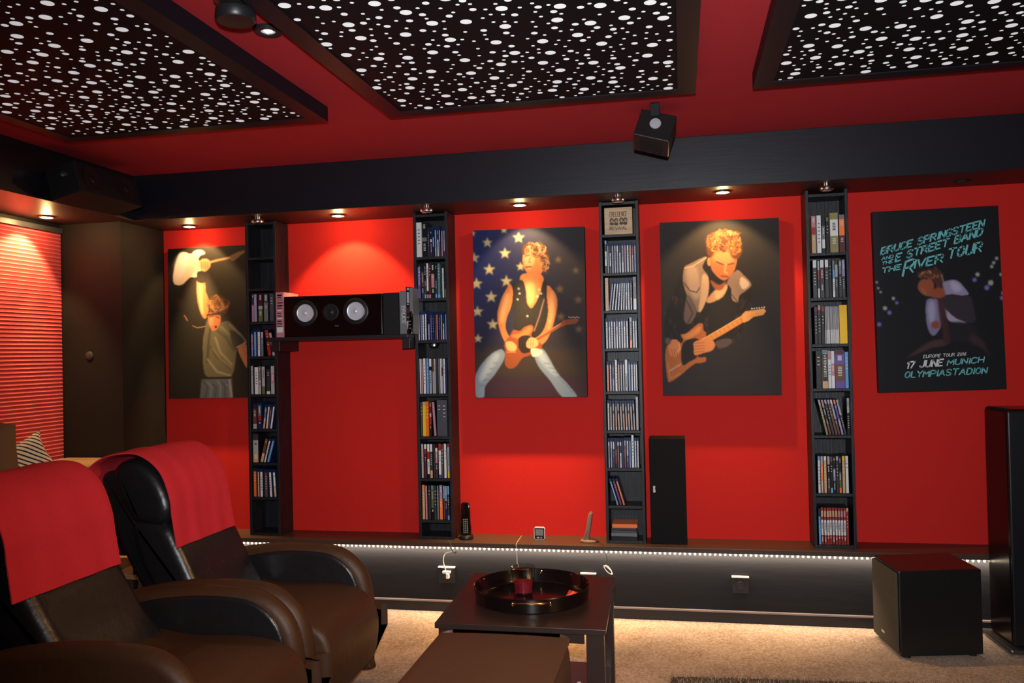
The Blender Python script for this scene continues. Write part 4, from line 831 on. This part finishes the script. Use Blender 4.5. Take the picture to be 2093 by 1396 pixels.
cable('thin_cable', [Vector((at(1067, 1094, Z=ZL+.002).x, 4.99, ZL + .0015)), Vector((at(1056, 1112, Y=4.79).x, 4.785, ZL + .0015)), q(1056, 1122, 4.776), q(1057, 1150, 4.778), q(1057, 1175, 4.78)], .0011, WHT, 'thin pale wire hanging over the ledge behind the glass')
cable('thin_cable', [at(1222, 1108, Z=ZL + .002), at(1232, 1114, Y=4.779), q(1239, 1135, 4.775), q(1243, 1160, 4.78)], .0010, PLAS, 'thin dark wire hanging from the right phone')
m = MB()
for k in range(4):
    c0, c1 = q(1234 + k*.8, 1157 - k*.3, 4.772), q(1252 - k*.9, 1174 - k*.4, 4.772 + .002*k); d = (c1 - c0); n_ = Vector((d.z, 0, -d.x)).normalized() * (.0075 + .0012*k)
    L = [c0 + d*.0, c0 + d*.25 + n_, c0 + d*.75 + n_, c1, c0 + d*.75 - n_, c0 + d*.25 - n_]; m.tube(catmull(L, 5, True), .0018, WHT, seg=6, closed=True)
tag(m.build('cable_coil', smooth=True), 'bundled white cable coil hanging on the plinth right of the tray', 'cable')
# ------------------------------------------------------------------ wall speakers near the ceiling
Mx = Matrix.Rotation(R(90), 4, 'X')
c = at(1339, 272, Y=4.02)
t = thing('cube_speaker', (c.x, c.y, c.z), 'tilted black cube speaker hanging from a bracket below the ceiling', 'speaker', 'speakers hung near the ceiling')
Mr = Matrix.Translation(c) @ Matrix.Rotation(R(-3), 4, 'Z') @ Matrix.Rotation(R(17), 4, 'Y') @ Matrix.Rotation(R(-17), 4, 'X')
m = MB(); m.box((-.084, -.073, -.070), (.084, .073, .068), PLAS, Mr); cb = m.build('cabinet', t, bevel=.004)
m = MB()
for k in range(5): m.box((-.055, -.052 + k*.024, -.0722), (.055, -.039 + k*.024, -.0702), MATTE, Mr)
m.build('grille', t, bevel=.001)
m = MB(); 
m.lathe([(0, .012), (.024, .011), (.027, .006), (.025, 0), (0, 0)], mat('brushed_silver', (.50, .50, .54), rough=.4, metal=.35, srgb=False), loc=Mr @ Vector((0, -.0735, .004)), M=Mr.to_3x3().to_4x4() @ Mx, seg=30); m.build('silver_knob', t, smooth=True)
m = MB(); bt = at(1339, 237, Y=3.925)
m.box((bt.x - .021, 3.915, bt.z), (bt.x + .021, 3.925, ZC), MATTE); m.box((bt.x - .021, 3.915, ZC - .006), (bt.x + .021, 4.08, ZC), MATTE); m.build('bracket', t, bevel=.002)
# corner speaker on the left beam
A_, B2 = Vector((-3.05, 3.83, 2.47)), Vector((-3.05, 4.36, 2.50))
t = thing('corner_speaker', (-3.15, 4.1, 2.34), 'long black speaker mounted on the beam in the upper left corner', 'speaker', 'speakers hung near the ceiling')
Mc = Matrix.Translation((-3.15, 4.10, 2.475)) @ Matrix.Rotation(R(-14), 4, 'Y')
m = MB(); m.box((-.09, -.255, -.085), (.09, .255, .085), MATTE, Mc); m.build('cabinet', t, bevel=.004)
for yy_ in (-.14, .14):
    m = MB(); m.lathe([(.070, 0), (.072, .004), (.062, .006), (.05, .001), (.02, -.001), (.014, .005), (0, .007)], PLAS, loc=Mc @ Vector((.0905, yy_, 0)), M=Mc.to_3x3().to_4x4() @ Matrix.Rotation(R(90), 4, 'Y'), seg=32); m.build('woofer', t, smooth=True)
m = MB(); m.lathe([(0, .014), (.016, .012), (.019, .004), (.018, 0), (0, 0)], CHR, loc=Mc @ Vector((.02, -.256, .03)), M=Mc.to_3x3().to_4x4() @ Mx, seg=24); m.build('silver_knob', t, smooth=True)
m = MB(); m.box((XLB + .0005, 4.02, 2.46), (-3.20, 4.12, 2.50), PLAS); m.build('bracket', t)
# ------------------------------------------------------------------ pleated blind on the left wall
def blind_mat():
    m = bpy.data.materials.new('red_pleated_fabric'); m.use_nodes = True; nt = m.node_tree; b = nt.nodes['Principled BSDF']; b.inputs['Roughness'].default_value = .8; b.inputs['Specular IOR Level'].default_value = .2
    b.inputs['Base Color'].default_value = (.62, .055, .06, 1); return m
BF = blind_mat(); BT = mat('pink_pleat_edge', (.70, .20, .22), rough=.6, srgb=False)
zt_ = at(120, 478, Y=4.58).z; P_ = .0235; xw = XL + .012
t = thing('pleated_blind', (XL, 3.2, .5), 'red pleated window blind on the left wall, glowing under a spotlight', 'blind')
m = MB(); z = zt_; ya, yb = 1.2, 4.585; k = 0
while z > .60:
    m.add([(xw, ya, z), (xw, yb, z), (xw + .0018, yb, z - P_/2), (xw + .0018, ya, z - P_/2)], [(0,1,2,3)], BF)
    m.add([(xw + .0018, ya, z - P_/2), (xw + .0018, yb, z - P_/2), (xw, yb, z - P_), (xw, ya, z - P_)], [(0,1,2,3)], BF)
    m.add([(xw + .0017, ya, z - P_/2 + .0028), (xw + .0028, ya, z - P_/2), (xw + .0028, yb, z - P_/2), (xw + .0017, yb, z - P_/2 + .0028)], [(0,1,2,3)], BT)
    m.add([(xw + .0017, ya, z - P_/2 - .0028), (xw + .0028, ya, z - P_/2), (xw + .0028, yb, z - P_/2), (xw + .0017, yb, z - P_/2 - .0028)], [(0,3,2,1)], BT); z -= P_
m.build('pleats', t)
m = MB(); m.box((XL + .001, ya, zt_), (XL + .03, yb, zt_ + .03), mat('headrail_grey', (.05, .05, .055), rough=.4, srgb=False)); m.build('headrail', t)
# ------------------------------------------------------------------ platform, rack, sofa and cushions at the far left
m = MB(); m.box((XL + .001, 1.0, 0), (-2.95, 4.15, .22), mat('dark_platform_carpet', (.02, .018, .018), rough=.95, srgb=False)); tag(m.build('trim_6'), kind='structure')
OAK = mat('oak_board', (.30, .18, .10), rough=.5, bump=.1, bscale=8, var=.15, vscale=4, srgb=False, stretch=(12, 1, 12))
t = thing('open_rack', (-3.45, 4.38, 0), 'open rack with oak boards standing before the black column', 'rack')
zt_ = .935; rx0, rx1, ry0, ry1 = -3.74, -2.98, 4.17, 4.575
for k, z in enumerate((zt_, .66, .34, .05)):
    m = MB(); m.box((rx0, ry0, z - .028), (rx1, ry1, z), OAK); m.build('board', t, bevel=.002)
for x in (rx0, rx1 - .03):
    for y in (ry0 + .004, ry1 - .034):
        m = MB(); m.box((x, y, 0), (x + .03, y + .03, zt_ - .028), PLAS); m.build('post', t)
BRN = mat('brown_cushion_velvet', (.14, .07, .03), rough=.8, bump=.2, bscale=60, srgb=False)
SOFA = mat('sofa_leather', (.035, .024, .018), rough=.5, bump=.15, bscale=20, srgb=False)
t = thing('sofa', (-3.4, 2.9, .22), 'dark brown leather sofa on the raised platform by the blind', 'sofa')
m = MB(); m.puff([(-3.74, .22), (-3.02, .22), (-3.02, .60), (-3.08, .66), (-3.5, .66), (-3.74, .60)], 1.9, 3.84, .05, SOFA, n=3); m.build('seat', t, smooth=True)
m = MB(); m.puff([(-3.765, .5), (-3.52, .5), (-3.55, .88), (-3.60, .93), (-3.70, .93), (-3.765, .88)], 1.9, 3.84, .05, SOFA, n=3); m.build('backrest', t, smooth=True)
m = MB(); m.puff([(-3.76, .22), (-3.02, .22), (-3.02, .76), (-3.08, .81), (-3.7, .81), (-3.76, .76)], 3.845, 4.05, .05, SOFA, n=3); m.build('armrest', t, smooth=True)
def pillow(name, corners, thick, mt, label, group=None, pinch=.10, sub=18):
    c = [Vector(v) for v in corners]; n = (c[1] - c[0]).cross(c[3] - c[0]).normalized(); m = MB(); N = sub
    for sgn in (1, -1):
        vs = []; fs = []
        for j in range(N + 1):
            for i in range(N + 1):
                u, v = i / N, j / N; a, b = 2*u - 1, 2*v - 1
                pu = a * (1 - pinch * (1 - b*b)); pv = b * (1 - pinch * (1 - a*a)); U, V = (pu + 1)/2, (pv + 1)/2
                P = c[0]*(1-U)*(1-V) + c[1]*U*(1-V) + c[2]*U*V + c[3]*(1-U)*V
                h = thick / 2 * (max(0, (1 - a**4)) * max(0, (1 - b**4))) ** .55 * (1 + .08*noise.noise(Vector((u*4, v*4, sgn))))
                vs.append(P + n * h * sgn)
        for j in range(N):
            for i in range(N): k = j*(N+1) + i; fs.append((k, k+1, k+N+2, k+N+1))
        m.add(vs, fs, mt)
    return tag(m.build(name, smooth=True, sharp=180), label, 'cushion', group)
def stripe_mat():
    m = bpy.data.materials.new('striped_cushion_fabric'); m.use_nodes = True; nt = m.node_tree; b = nt.nodes['Principled BSDF']; b.inputs['Roughness'].default_value = .85
    tc = nt.nodes.new('ShaderNodeTexCoord'); mp = nt.nodes.new('ShaderNodeMapping'); mp.inputs['Rotation'].default_value = (R(32), 0, 0)
    wv = nt.nodes.new('ShaderNodeTexWave'); wv.bands_direction = 'Z'; wv.inputs['Scale'].default_value = 15; wv.inputs['Distortion'].default_value = .8; wv.inputs['Detail'].default_value = 0
    rp = nt.nodes.new('ShaderNodeValToRGB'); rp.color_ramp.interpolation = 'CONSTANT'; rp.color_ramp.elements[0].color = (.012, .012, .014, 1); rp.color_ramp.elements[1].position = .30; rp.color_ramp.elements[1].color = (.74, .66, .52, 1)
    nt.links.new(tc.outputs['Object'], mp.inputs[0]); nt.links.new(mp.outputs[0], wv.inputs[0]); nt.links.new(wv.outputs[0], rp.inputs[0]); nt.links.new(rp.outputs[0], b.inputs['Base Color']); return m
STR = stripe_mat()
cw = lambda x, y, Y: at(x, y, Y=Y)
pillow('striped_cushion', [cw(-75, 960, 3.35), cw(20, 1080, 3.45), cw(122, 952, 3.72), cw(80, 878, 3.70)], .10, STR, 'black and cream striped cushion on the sofa', pinch=.12)
pillow('brown_cushion', [cw(-150, 1010, 3.15), cw(50, 1010, 3.30), cw(32, 868, 3.30), cw(-170, 828, 3.15)], .13, BRN, 'plain brown cushion at the left edge of the frame', pinch=.05)
# ------------------------------------------------------------------ recliners
def smooth_prof(P, n=5): return [(v.x, v.y) for v in catmull([(x, z, 0) for x, z in P], n, True)]
AY0 = 3.72  # inner face of the far arm of the far recliner
arm_px = [(395, 1152), (440, 1132), (500, 1118), (570, 1111), (640, 1112), (690, 1121), (725, 1145), (748, 1180), (759, 1225), (762, 1290)]
arm_c = [at(x, y, Y=AY0) for x, y in arm_px]
XF = arm_c[-1].x
arm_prof = [(v.x, v.z) for v in arm_c] + [(XF, .35), (XF - .01, .12), (XF - .05, .05), (XF - .5, .05), (arm_c[0].x - .02, .05), (arm_c[0].x - .06, .3), (arm_c[0].x - .04, .55)]
arm_in = [((x - XF + .35) * .86 + XF - .35 + .0, (z - .35) * .86 + .36) for x, z in arm_prof]
def arm(t, y0, y1, side):
    m = MB(); m.puff(smooth_prof(arm_prof, 5), y0, y1, .045, LEAO, n=5); a = m.build('armrest', t, smooth=True)
    for yy_, sg in (((y0, -1),) if side < 0 else ((y1, 1),)):
        m = MB(); pr = smooth_prof(arm_in, 5); ya_, yb_ = (yy_ - .008, yy_ + .03) if sg < 0 else (yy_ - .03, yy_ + .008)
        m.puff(pr, ya_, yb_, .016, LEA, n=4); m.build('side_pad', a, smooth=True)
def recliner(dy, label, bx=0):
    t = thing('recliner', (-1.85, 3.45 + dy, 0), label, 'armchair', 'black leather recliners in a row')
    y0, y1 = 3.15 + dy, 3.70 + dy
    arm(t, y1 + .009, y1 + .097, -1)
    arm(t, y0 - .097, y0 - .009, 1)
    sp = [(-2.12, .12), (-1.60, .10), (-1.44, .12), (-1.395, .24), (-1.40, .36), (-1.46, .44), (-1.60, .475), (-1.85, .47), (-2.08, .46)]
    m = MB(); m.puff(smooth_prof(sp, 5), y0 + .001, y1 - .001, .03, LEAO, n=4, sag=.006); m.build('seat', t, smooth=True)
    yb0, yb1 = y0 + .045, y1 - .045
    B = lambda P: [(x + bx * min(1, max(0, (z - .42) / .25)), z) for x, z in P]
    # backrest: outer shell and two stacked front cushions
    sh = [(-2.16, .42), (-2.00, .42), (-2.14, .68), (-2.24, .92), (-2.30, 1.00), (-2.37, 1.05), (-2.43, 1.03), (-2.42, .93), (-2.34, .72), (-2.24, .52)]
    m = MB(); m.puff(smooth_prof(B(sh), 5), yb0 + .004, yb1 - .004, .035, LEA, n=4); m.build('back_shell', t, smooth=True)
    lo = [(-2.13, .42), (-1.94, .44), (-1.99, .60), (-2.05, .74), (-2.12, .835), (-2.27, .84), (-2.26, .70), (-2.19, .54)]
    m = MB(); m.puff(smooth_prof(B(lo), 5), yb0 - .015, yb1 + .015, .05, LEA, n=5); c = m.build('back_cushion', t, smooth=True)
    for ky in (.25, .5, .75):
        for (ux_, uz) in ((-1.992, .62), (-2.042, .72)):
            m = MB(); m.lathe([(0, .002), (.007, .001), (.008, -.004)], LEAO, loc=(ux_ + bx, yb0 + (yb1 - yb0)*ky, uz), M=Matrix.Rotation(R(70), 4, 'Y'), seg=12); m.build('button', c, smooth=True)
    hd = [(-2.26, .83), (-2.13, .82), (-2.09, .90), (-2.14, 1.02), (-2.22, 1.095), (-2.31, 1.10), (-2.37, 1.05), (-2.35, .95), (-2.29, .86)]
    m = MB(); m.puff(smooth_prof(B(hd), 5), yb0 - .015, yb1 + .015, .05, LEA, n=5); m.build('head_cushion', t, smooth=True)
    return t
def towel(dy, label, y0, y1, front_z, skew=0, bx=0):
    pth = [(-2.47, .86), (-2.475, .95), (-2.455, 1.05), (-2.40, 1.10), (-2.32, 1.125), (-2.22, 1.122), (-2.13, 1.055), (-2.085, .95), (-2.075, .86), (-2.055, front_z)]
    c = [(v.x + bx, v.y) for v in catmull([(x, z, 0) for x, z in pth], 7)]
    m = MB(); N = len(c); ny = 22; vs = []; th = .013
    for side in (0, 1):
        for j in range(ny + 1):
            for i in range(N):
                a, b = c[max(0, i-1)], c[min(N-1, i+1)]; tx, tz = b[0]-a[0], b[1]-a[1]; l = math.hypot(tx, tz); nx, nz = -tz/l, tx/l
                if nz < 0 and i < N/2: pass
                s_ = i / (N - 1); y = y0 + (y1 - y0) * j / ny + skew * (s_ - .5)
                wv = .006 * noise.noise(Vector((s_*3, j*.33, dy))) + (.008 * math.sin(j*.9 + 1) * max(0, s_ - .6) ** 1.0)
                o = (0 if side == 0 else th) + wv
                if j in (0, ny): o = (th*.35 if side == 0 else th*.75) + wv
                vs.append((c[i][0] + nx*o, y + .004*noise.noise(Vector((s_*6, j*.1, 3))), c[i][1] + nz*o))
    fs = []; off = (ny+1)*N
    for j in range(ny):
        for i in range(N-1): k = j*N+i; fs.append((k, k+1, k+N+1, k+N)); fs.append((off+k, off+k+N, off+k+N+1, off+k+1))
    for j in range(ny): fs.append((j*N, j*N+N, off+j*N+N, off+j*N)); fs.append((j*N+N-1, off+j*N+N-1, off+j*N+2*N-1, j*N+2*N-1))
    for i in range(N-1): fs.append((i, off+i, off+i+1, i+1)); k = ny*N+i; fs.append((k, k+1, off+k+1, off+k))
    m.add(vs, fs, TOWEL)
    return tag(m.build('towel', smooth=True, sharp=60), label, 'towel', 'red towels over the recliner backs')
recliner(0, 'black leather recliner nearest the red wall, red towel over its back', -.03)
towel(0, 'red towel draped over the recliner nearest the wall', 3.165, 3.62, .74, 0, -.03)
recliner(-.745, 'black leather recliner in front, cut off by the left edge of the frame', -.10)
towel(-.745, 'red towel on the nearer recliner at the left edge', 2.36, 2.895, .74, 0, -.10)
# ------------------------------------------------------------------ coffee table, tray, glass, ottoman
zt_ = .555
fl, fr_, br = at(888, 1273, Z=zt_), at(1238, 1288, Z=zt_), at(1257, 1180, Z=zt_)
ux = (fr_ - fl); uy = (br - fr_); bl = fl + uy
TAB = mat('black_brown_table', (.020, .011, .009), rough=.33, spec=.5, bump=.05, bscale=12, srgb=False)
t = thing('coffee_table', ((fl.x+br.x)/2, (fl.y+br.y)/2, 0), 'black-brown coffee table carrying a round tray', 'table')
def qprism(m, A0, B0, C0_, D0, z0, z1, mt): m.add([(v.x, v.y, z0) for v in (A0, B0, C0_, D0)] + [(v.x, v.y, z1) for v in (A0, B0, C0_, D0)], [(0,3,2,1), (4,5,6,7), (0,1,5,4), (1,2,6,5), (2,3,7,6), (3,0,4,7)], mt)
def PT(u, v): return fl + ux * u + uy * v
m = MB(); qprism(m, PT(0,0), PT(1,0), PT(1,1), PT(0,1), zt_ - .020, zt_, TAB); m.build('tabletop', t, bevel=.0015)
w_, d_ = ux.length, uy.length; lw = .062
for (u, v) in ((.02, .012), (1 - .012 - lw/w_, .012), (.02, 1 - .012 - lw/d_), (1 - .012 - lw/w_, 1 - .012 - lw/d_)):
    m = MB(); qprism(m, PT(u, v), PT(u + lw/w_, v), PT(u + lw/w_, v + lw/d_), PT(u, v + lw/d_), 0, zt_ - .0205, TAB); m.build('leg', t, bevel=.001)
for v in (.02, .95): m = MB(); qprism(m, PT(.12, v), PT(.875, v), PT(.875, v + .025), PT(.12, v + .025), zt_ - .056, zt_ - .0205, TAB); m.build('apron', t)
zsf = .20
m = MB(); qprism(m, PT(.03, .10), PT(.97, .10), PT(.97, .90), PT(.03, .90), zsf - .02, zsf, TAB); m.build('lower_shelf', t)
for k, (u0, v0, u1, v1, c, lab) in enumerate(((.42, .14, .90, .62, 'v', 'pinkish magazine lying on the lower shelf of the coffee table'), (.40, .46, .88, .86, 'd', 'grey magazine with white print on the coffee table lower shelf'))):
    m = MB(); z0 = zsf + .001 + k*.012; qprism(m, PT(u0, v0), PT(u1, v0), PT(u1, v1), PT(u0, v1), z0, z0 + .011, pm(c))
    for j in range(14): a_ = PT(u0 + .02 + .032*j, v0 + .02 + (.04 if j % 2 else 0)); m.box((a_.x, a_.y, z0 + .0105), (a_.x + .014, a_.y + .02, z0 + .0118), pm('w' if k else 'f'))
    tag(m.build('magazine'), lab, 'magazine', 'magazines under the coffee table')
c = at(1087, 1205, Z=zt_ + .03); RT = .5 * (at(1206, 1205, Z=zt_ + .05) - at(970, 1205, Z=zt_ + .05)).length
t = thing('serving_tray', (c.x, c.y, zt_), 'round black metal tray with brass handles on the coffee table', 'tray')
TR = mat('tray_lacquer', (.0045, .0025, .0025), rough=.16, spec=.5, coat=.2, srgb=False)
m = MB(); m.lathe([(0, .002), (RT*.95, .002), (RT*.985, .010), (RT, .052), (RT + .003, .056), (RT + .005, .053), (RT*.995, .004), (RT*.93, -.0005+.001), (0, .0008)], TR, loc=(c.x, c.y, zt_), seg=64); m.build('tray_body', t, smooth=True)
for sg in (-1, 1):
    ang0 = -math.pi/2 + .17 if sg < 0 else math.pi/2 + .32
    pts = []
    for k in range(13):
        a_ = ang0 + (k/12 - .5) * .62; out = math.sin(math.pi * k/12) ** .6; rr_ = RT + .006 + .030*out; pts.append((c.x + rr_*math.cos(a_), c.y + rr_*math.sin(a_), zt_ + .038 + .012*out))
    m = MB(); m.tube(pts, .0042, BRASS, seg=8); 
    for e_ in (pts[0], pts[-1]): m.lathe([(0, .008), (.006, .006), (.008, 0), (.006, -.006), (0, -.008)], BRASS, loc=e_, seg=12)
    m.build('handle', t, smooth=True)
m = MB()
for k in range(10):
    a_ = .3 + k*2*math.pi/10; m.lathe([(0, .003), (.003, .002), (.004, 0)], BRASS, loc=(c.x + (RT*.992)*math.cos(a_), c.y + (RT*.992)*math.sin(a_), zt_ + .046), seg=8, M=Matrix.Rotation(a_, 4, 'Z') @ Matrix.Rotation(R(-90), 4, 'Y'))
m.build('rivets', t, smooth=True)
# glass with red drink
g = at(1070, 1211, Z=zt_ + .004); rg = .5 * (at(1096, 1160, Y=g.y) - at(1046, 1160, Y=g.y)).length; hg = at(1070, 1158, Y=g.y).z - zt_ - .004
gm = bpy.data.materials.new('clear_glass'); gm.use_nodes = True; b = gm.node_tree.nodes['Principled BSDF']; b.inputs['Transmission Weight'].default_value = 1; b.inputs['Roughness'].default_value = .01; b.inputs['IOR'].default_value = 1.28; b.inputs['Coat Weight'].default_value = 1; b.inputs['Coat Roughness'].default_value = .08
t = thing('drinking_glass', (g.x, g.y, zt_ + .003), 'clear tumbler with a little red drink on the tray', 'glass')
m = MB(); r0 = rg * .72
m.lathe([(0, .0), (r0, 0), (r0 + .001, .008), (rg*.9, hg*.55), (rg, hg), (rg - .002, hg + .001), (rg*.9 - .003, hg*.55), (r0 - .002, .006), (0, .005)], gm, loc=(g.x, g.y, zt_ + .003), seg=40); m.build('tumbler', t, smooth=True, )
lm_ = mat('red_drink', (.42, .02, .05), rough=.15, srgb=False)
m = MB(); m.lathe([(0, .0055), (r0 - .0026, .0065), (rg*.86 - .003, hg*.44), (0, hg*.44)], lm_, loc=(g.x, g.y, zt_ + .003), seg=40); m.build('drink', t, smooth=True)
# small red wrapper in the tray
w0 = at(1172, 1217, Z=zt_ + .006)
m = MB(); m.add([(w0.x - .03, w0.y - .02, zt_ + .004), (w0.x + .03, w0.y - .01, zt_ + .004), (w0.x + .02, w0.y + .03, zt_ + .008), (w0.x - .02, w0.y + .025, zt_ + .02), (w0.x, w0.y, zt_ + .024)], [(0,1,4), (1,2,4), (2,3,4), (3,0,4), (0,3,2,1)], mat('orange_red_wrapper', (.55, .05, .02), rough=.4, srgb=False))
tag(m.build('wrapper'), 'small crumpled orange-red wrapper at the right rim of the tray', 'wrapper')
# ottoman
zo = .556
a, b, d = at(905, 1284, Z=zo), at(1166, 1296, Z=zo), at(795, 1396, Z=zo)
yb_ = min(a.y, PT(.5, 0).y - .004)
xl0, xr0 = a.x, b.x
OTT = mat('ottoman_leather', (.058, .027, .014), rough=.5, bump=.18, bscale=14, srgb=False)
t = thing('ottoman', ((xl0+xr0)/2, yb_ - .45, 0), 'brown leather ottoman in front of the coffee table', 'ottoman')
m = MB(); P_ = [(xl0, .10), (xr0, .10), (xr0 + .004, .40), (xr0 - .006, zo - .03), (xr0 - .035, zo - .004), (xl0 + .035, zo - .004), (xl0 + .006, zo - .03), (xl0 - .004, .40)]
m.puff([(x, z) for x, z in smooth_prof(P_, 4)], yb_ - .95, yb_, .035, OTT, n=5); m.build('cushion_body', t, smooth=True)
m = MB()
for (x, y) in ((957, 1320), (1054, 1325), (1075, 1300), (930, 1365)):
    q_ = at(x, y, Z=zo - .002); m.lathe([(0, .0025), (.010, .0015), (.014, -.001), (.016, -.006)], OTT, loc=(q_.x, q_.y, zo - .003), seg=14)
m.build('tufting_buttons', t, smooth=True)
for (x, y) in ((xl0 + .05, yb_ - .06), (xr0 - .05, yb_ - .06), (xl0 + .05, yb_ - .88), (xr0 - .05, yb_ - .88)):
    m = MB(); m.lathe([(0, 0), (.018, 0), (.024, .105), (0, .105)], PLAS, loc=(x, y, 0), seg=14); m.build('foot', t, smooth=True)
# ------------------------------------------------------------------ subwoofer and floor speaker at the right
zt_ = .0
fl, fr_, bl = at(1842, 1343, Z=.012), at(2011, 1338, Z=.012), at(1780, 1287, Z=.012)
ux = fr_ - fl; uy = (bl - fl) * .84
zt_ = at(1838, 1168, X=None, Y=fl.y).z
SUB = mat('subwoofer_vinyl', (.010, .009, .009), rough=.32, spec=.5, srgb=False)
t = thing('subwoofer', ((fl + (ux+uy)/2).x, (fl + (ux+uy)/2).y, 0), 'black cube subwoofer with reddish glossy top on the carpet', 'subwoofer')
m = MB(); qprism(m, fl, fl+ux, fl+ux+uy, fl+uy, .012, zt_, SUB); m.build('cabinet', t, bevel=.006)
un = uy.normalized(); nn = Vector((-un.y, un.x, 0)); nn = nn if nn.dot(ux) < 0 else -nn
m = MB(); g0 = fl + un*.012 + nn*.001; g1 = fl + uy - un*.012 + nn*.001; qprism(m, g0, g1, g1 + nn*.012, g0 + nn*.012, .028, zt_ - .012, mat('speaker_cloth', (.060, .050, .032), rough=.9, bump=.3, bscale=300, srgb=False)); gr = m.build('front_grille', t, bevel=.004)
lo_ = fl + uy*.56 + nn*.0135
m = MB(); m.box((-.020, -.001, -.006), (.020, .001, .006), mat('badge_gold', (.6, .5, .25), rough=.35, metal=.8, srgb=False), Matrix.Translation((lo_.x, lo_.y, .075)) @ Matrix.Rotation(math.atan2(un.y, un.x), 4, 'Z')); m.build('badge', gr)
for (u, v) in ((.1, .1), (.9, .1), (.1, .9), (.9, .9)):
    q_ = fl + ux*u + uy*v; m = MB(); m.lathe([(0, 0), (.02, 0), (.02, .012), (0, .012)], PLAS, loc=(q_.x, q_.y, 0), seg=12); m.build('foot', t)
# floor-standing speaker, cabinet turned towards the seats
fl = at(2062, 1322, Z=.03); ybk = at(2012, 1290, Z=.03)
zt_ = at(2062, 836, Y=fl.y).z
dv = Vector((ybk.x - fl.x, ybk.y - fl.y, 0)); dn = dv.normalized(); lft = dn * .30; rx = Vector((.34, -.02, 0))
t = thing('floor_speaker', (fl.x + .15, fl.y + .1, 0), 'tall glossy black floor speaker at the right edge of the frame', 'speaker')
A0 = Vector((fl.x, fl.y, 0)); 
fr0 = at(2062, 1000, Y=fl.y).x
P0 = Vector((fr0, fl.y, 0)); bkx = at(2014, 1000, Y=ybk.y + .02)
P1 = Vector((bkx.x, ybk.y + .02, 0))
m = MB(); qprism(m, P0, P0 + rx, P1 + rx*1.1, P1, .03, zt_, mat('speaker_satin_black', (.006, .004, .004), rough=.22, spec=.4, srgb=False)); m.build('cabinet', t, bevel=.018)
m = MB(); qprism(m, P0 + Vector((-.006, -.010, 0)), P0 + rx, P0 + rx + Vector((0, -.02, 0)), P0 + Vector((-.004, -.026, 0)), .04, zt_ - .01, mat('front_baffle_satin', (.0045, .005, .007), rough=.35, srgb=False)); m.build('front_grille', t, bevel=.006)
m = MB(); qprism(m, P0 + Vector((-.03, -.05, 0)), P0 + rx + Vector((.03, -.05, 0)), P1 + rx + Vector((.03, .04, 0)), P1 + Vector((-.03, .04, 0)), .008, .03, mat('plinth_satin', (.05, .04, .035), rough=.25, srgb=False)); m.build('plinth', t, bevel=.01)
for (q_) in (P0 + Vector((.0, -.03, 0)), P0 + rx, P1 + rx, P1 + Vector((0, .02, 0))): m = MB(); m.lathe([(0, 0), (.012, 0), (.014, .008), (0, .008)], CHR, loc=(q_.x, q_.y, 0), seg=12); m.build('spike_foot', t)
for k, (yy_) in enumerate((1148, 1156, 1276, 1290)):
    pass
# ------------------------------------------------------------------ shaggy rug whose far edge enters the frame
g0, g1 = at(1372, 1383, Z=.01), at(1830, 1396, Z=.01)
RUG = mat('rug_backing', (.07, .045, .03), rough=1, srgb=False)
yr1 = g0.y + .0; yr0 = yr1 - 1.3
t = thing('shaggy_rug', ((g0.x + 1.2), yr1 - .6, 0), 'shaggy brown rug just entering the bottom of the frame', 'rug')
sl = (g1.y - g0.y) / (g1.x - g0.x)
m = MB(); A0 = Vector((g0.x, yr1, 0)); B0 = Vector((g0.x + 2.0, yr1 + sl*2.0, 0)); qprism(m, A0 - Vector((0, 1.3, 0)), B0 - Vector((0, 1.3, 0)), B0, A0, .001, .010, RUG); m.build('backing', t)
m = MB(); tm = [mat('rug_tuft_%s' % n_, c_, rough=.9, srgb=False) for n_, c_ in (('brown', (.22, .14, .08)), ('tan', (.50, .36, .23)), ('dark', (.05, .03, .02)))]
for k in range(9000):
    u = rnd.uniform(-.005, 1.99); v = rnd.uniform(-.38, .006) if k % 3 else rnd.uniform(-.10, .008)
    x, y = g0.x + u, yr1 + sl*u + v; a_ = rnd.uniform(0, 6.28); l_ = rnd.uniform(.012, .030); dx, dy = math.cos(a_)*l_*.8, math.sin(a_)*l_*.8; w_ = .0014
    m.add([(x - w_*math.sin(a_), y + w_*math.cos(a_), .009), (x + w_*math.sin(a_), y - w_*math.cos(a_), .009), (x + dx, y + dy, .009 + l_*.7)], [(0,1,2)], tm[k % 3])
tag(m.build('pile', t), kind='stuff')
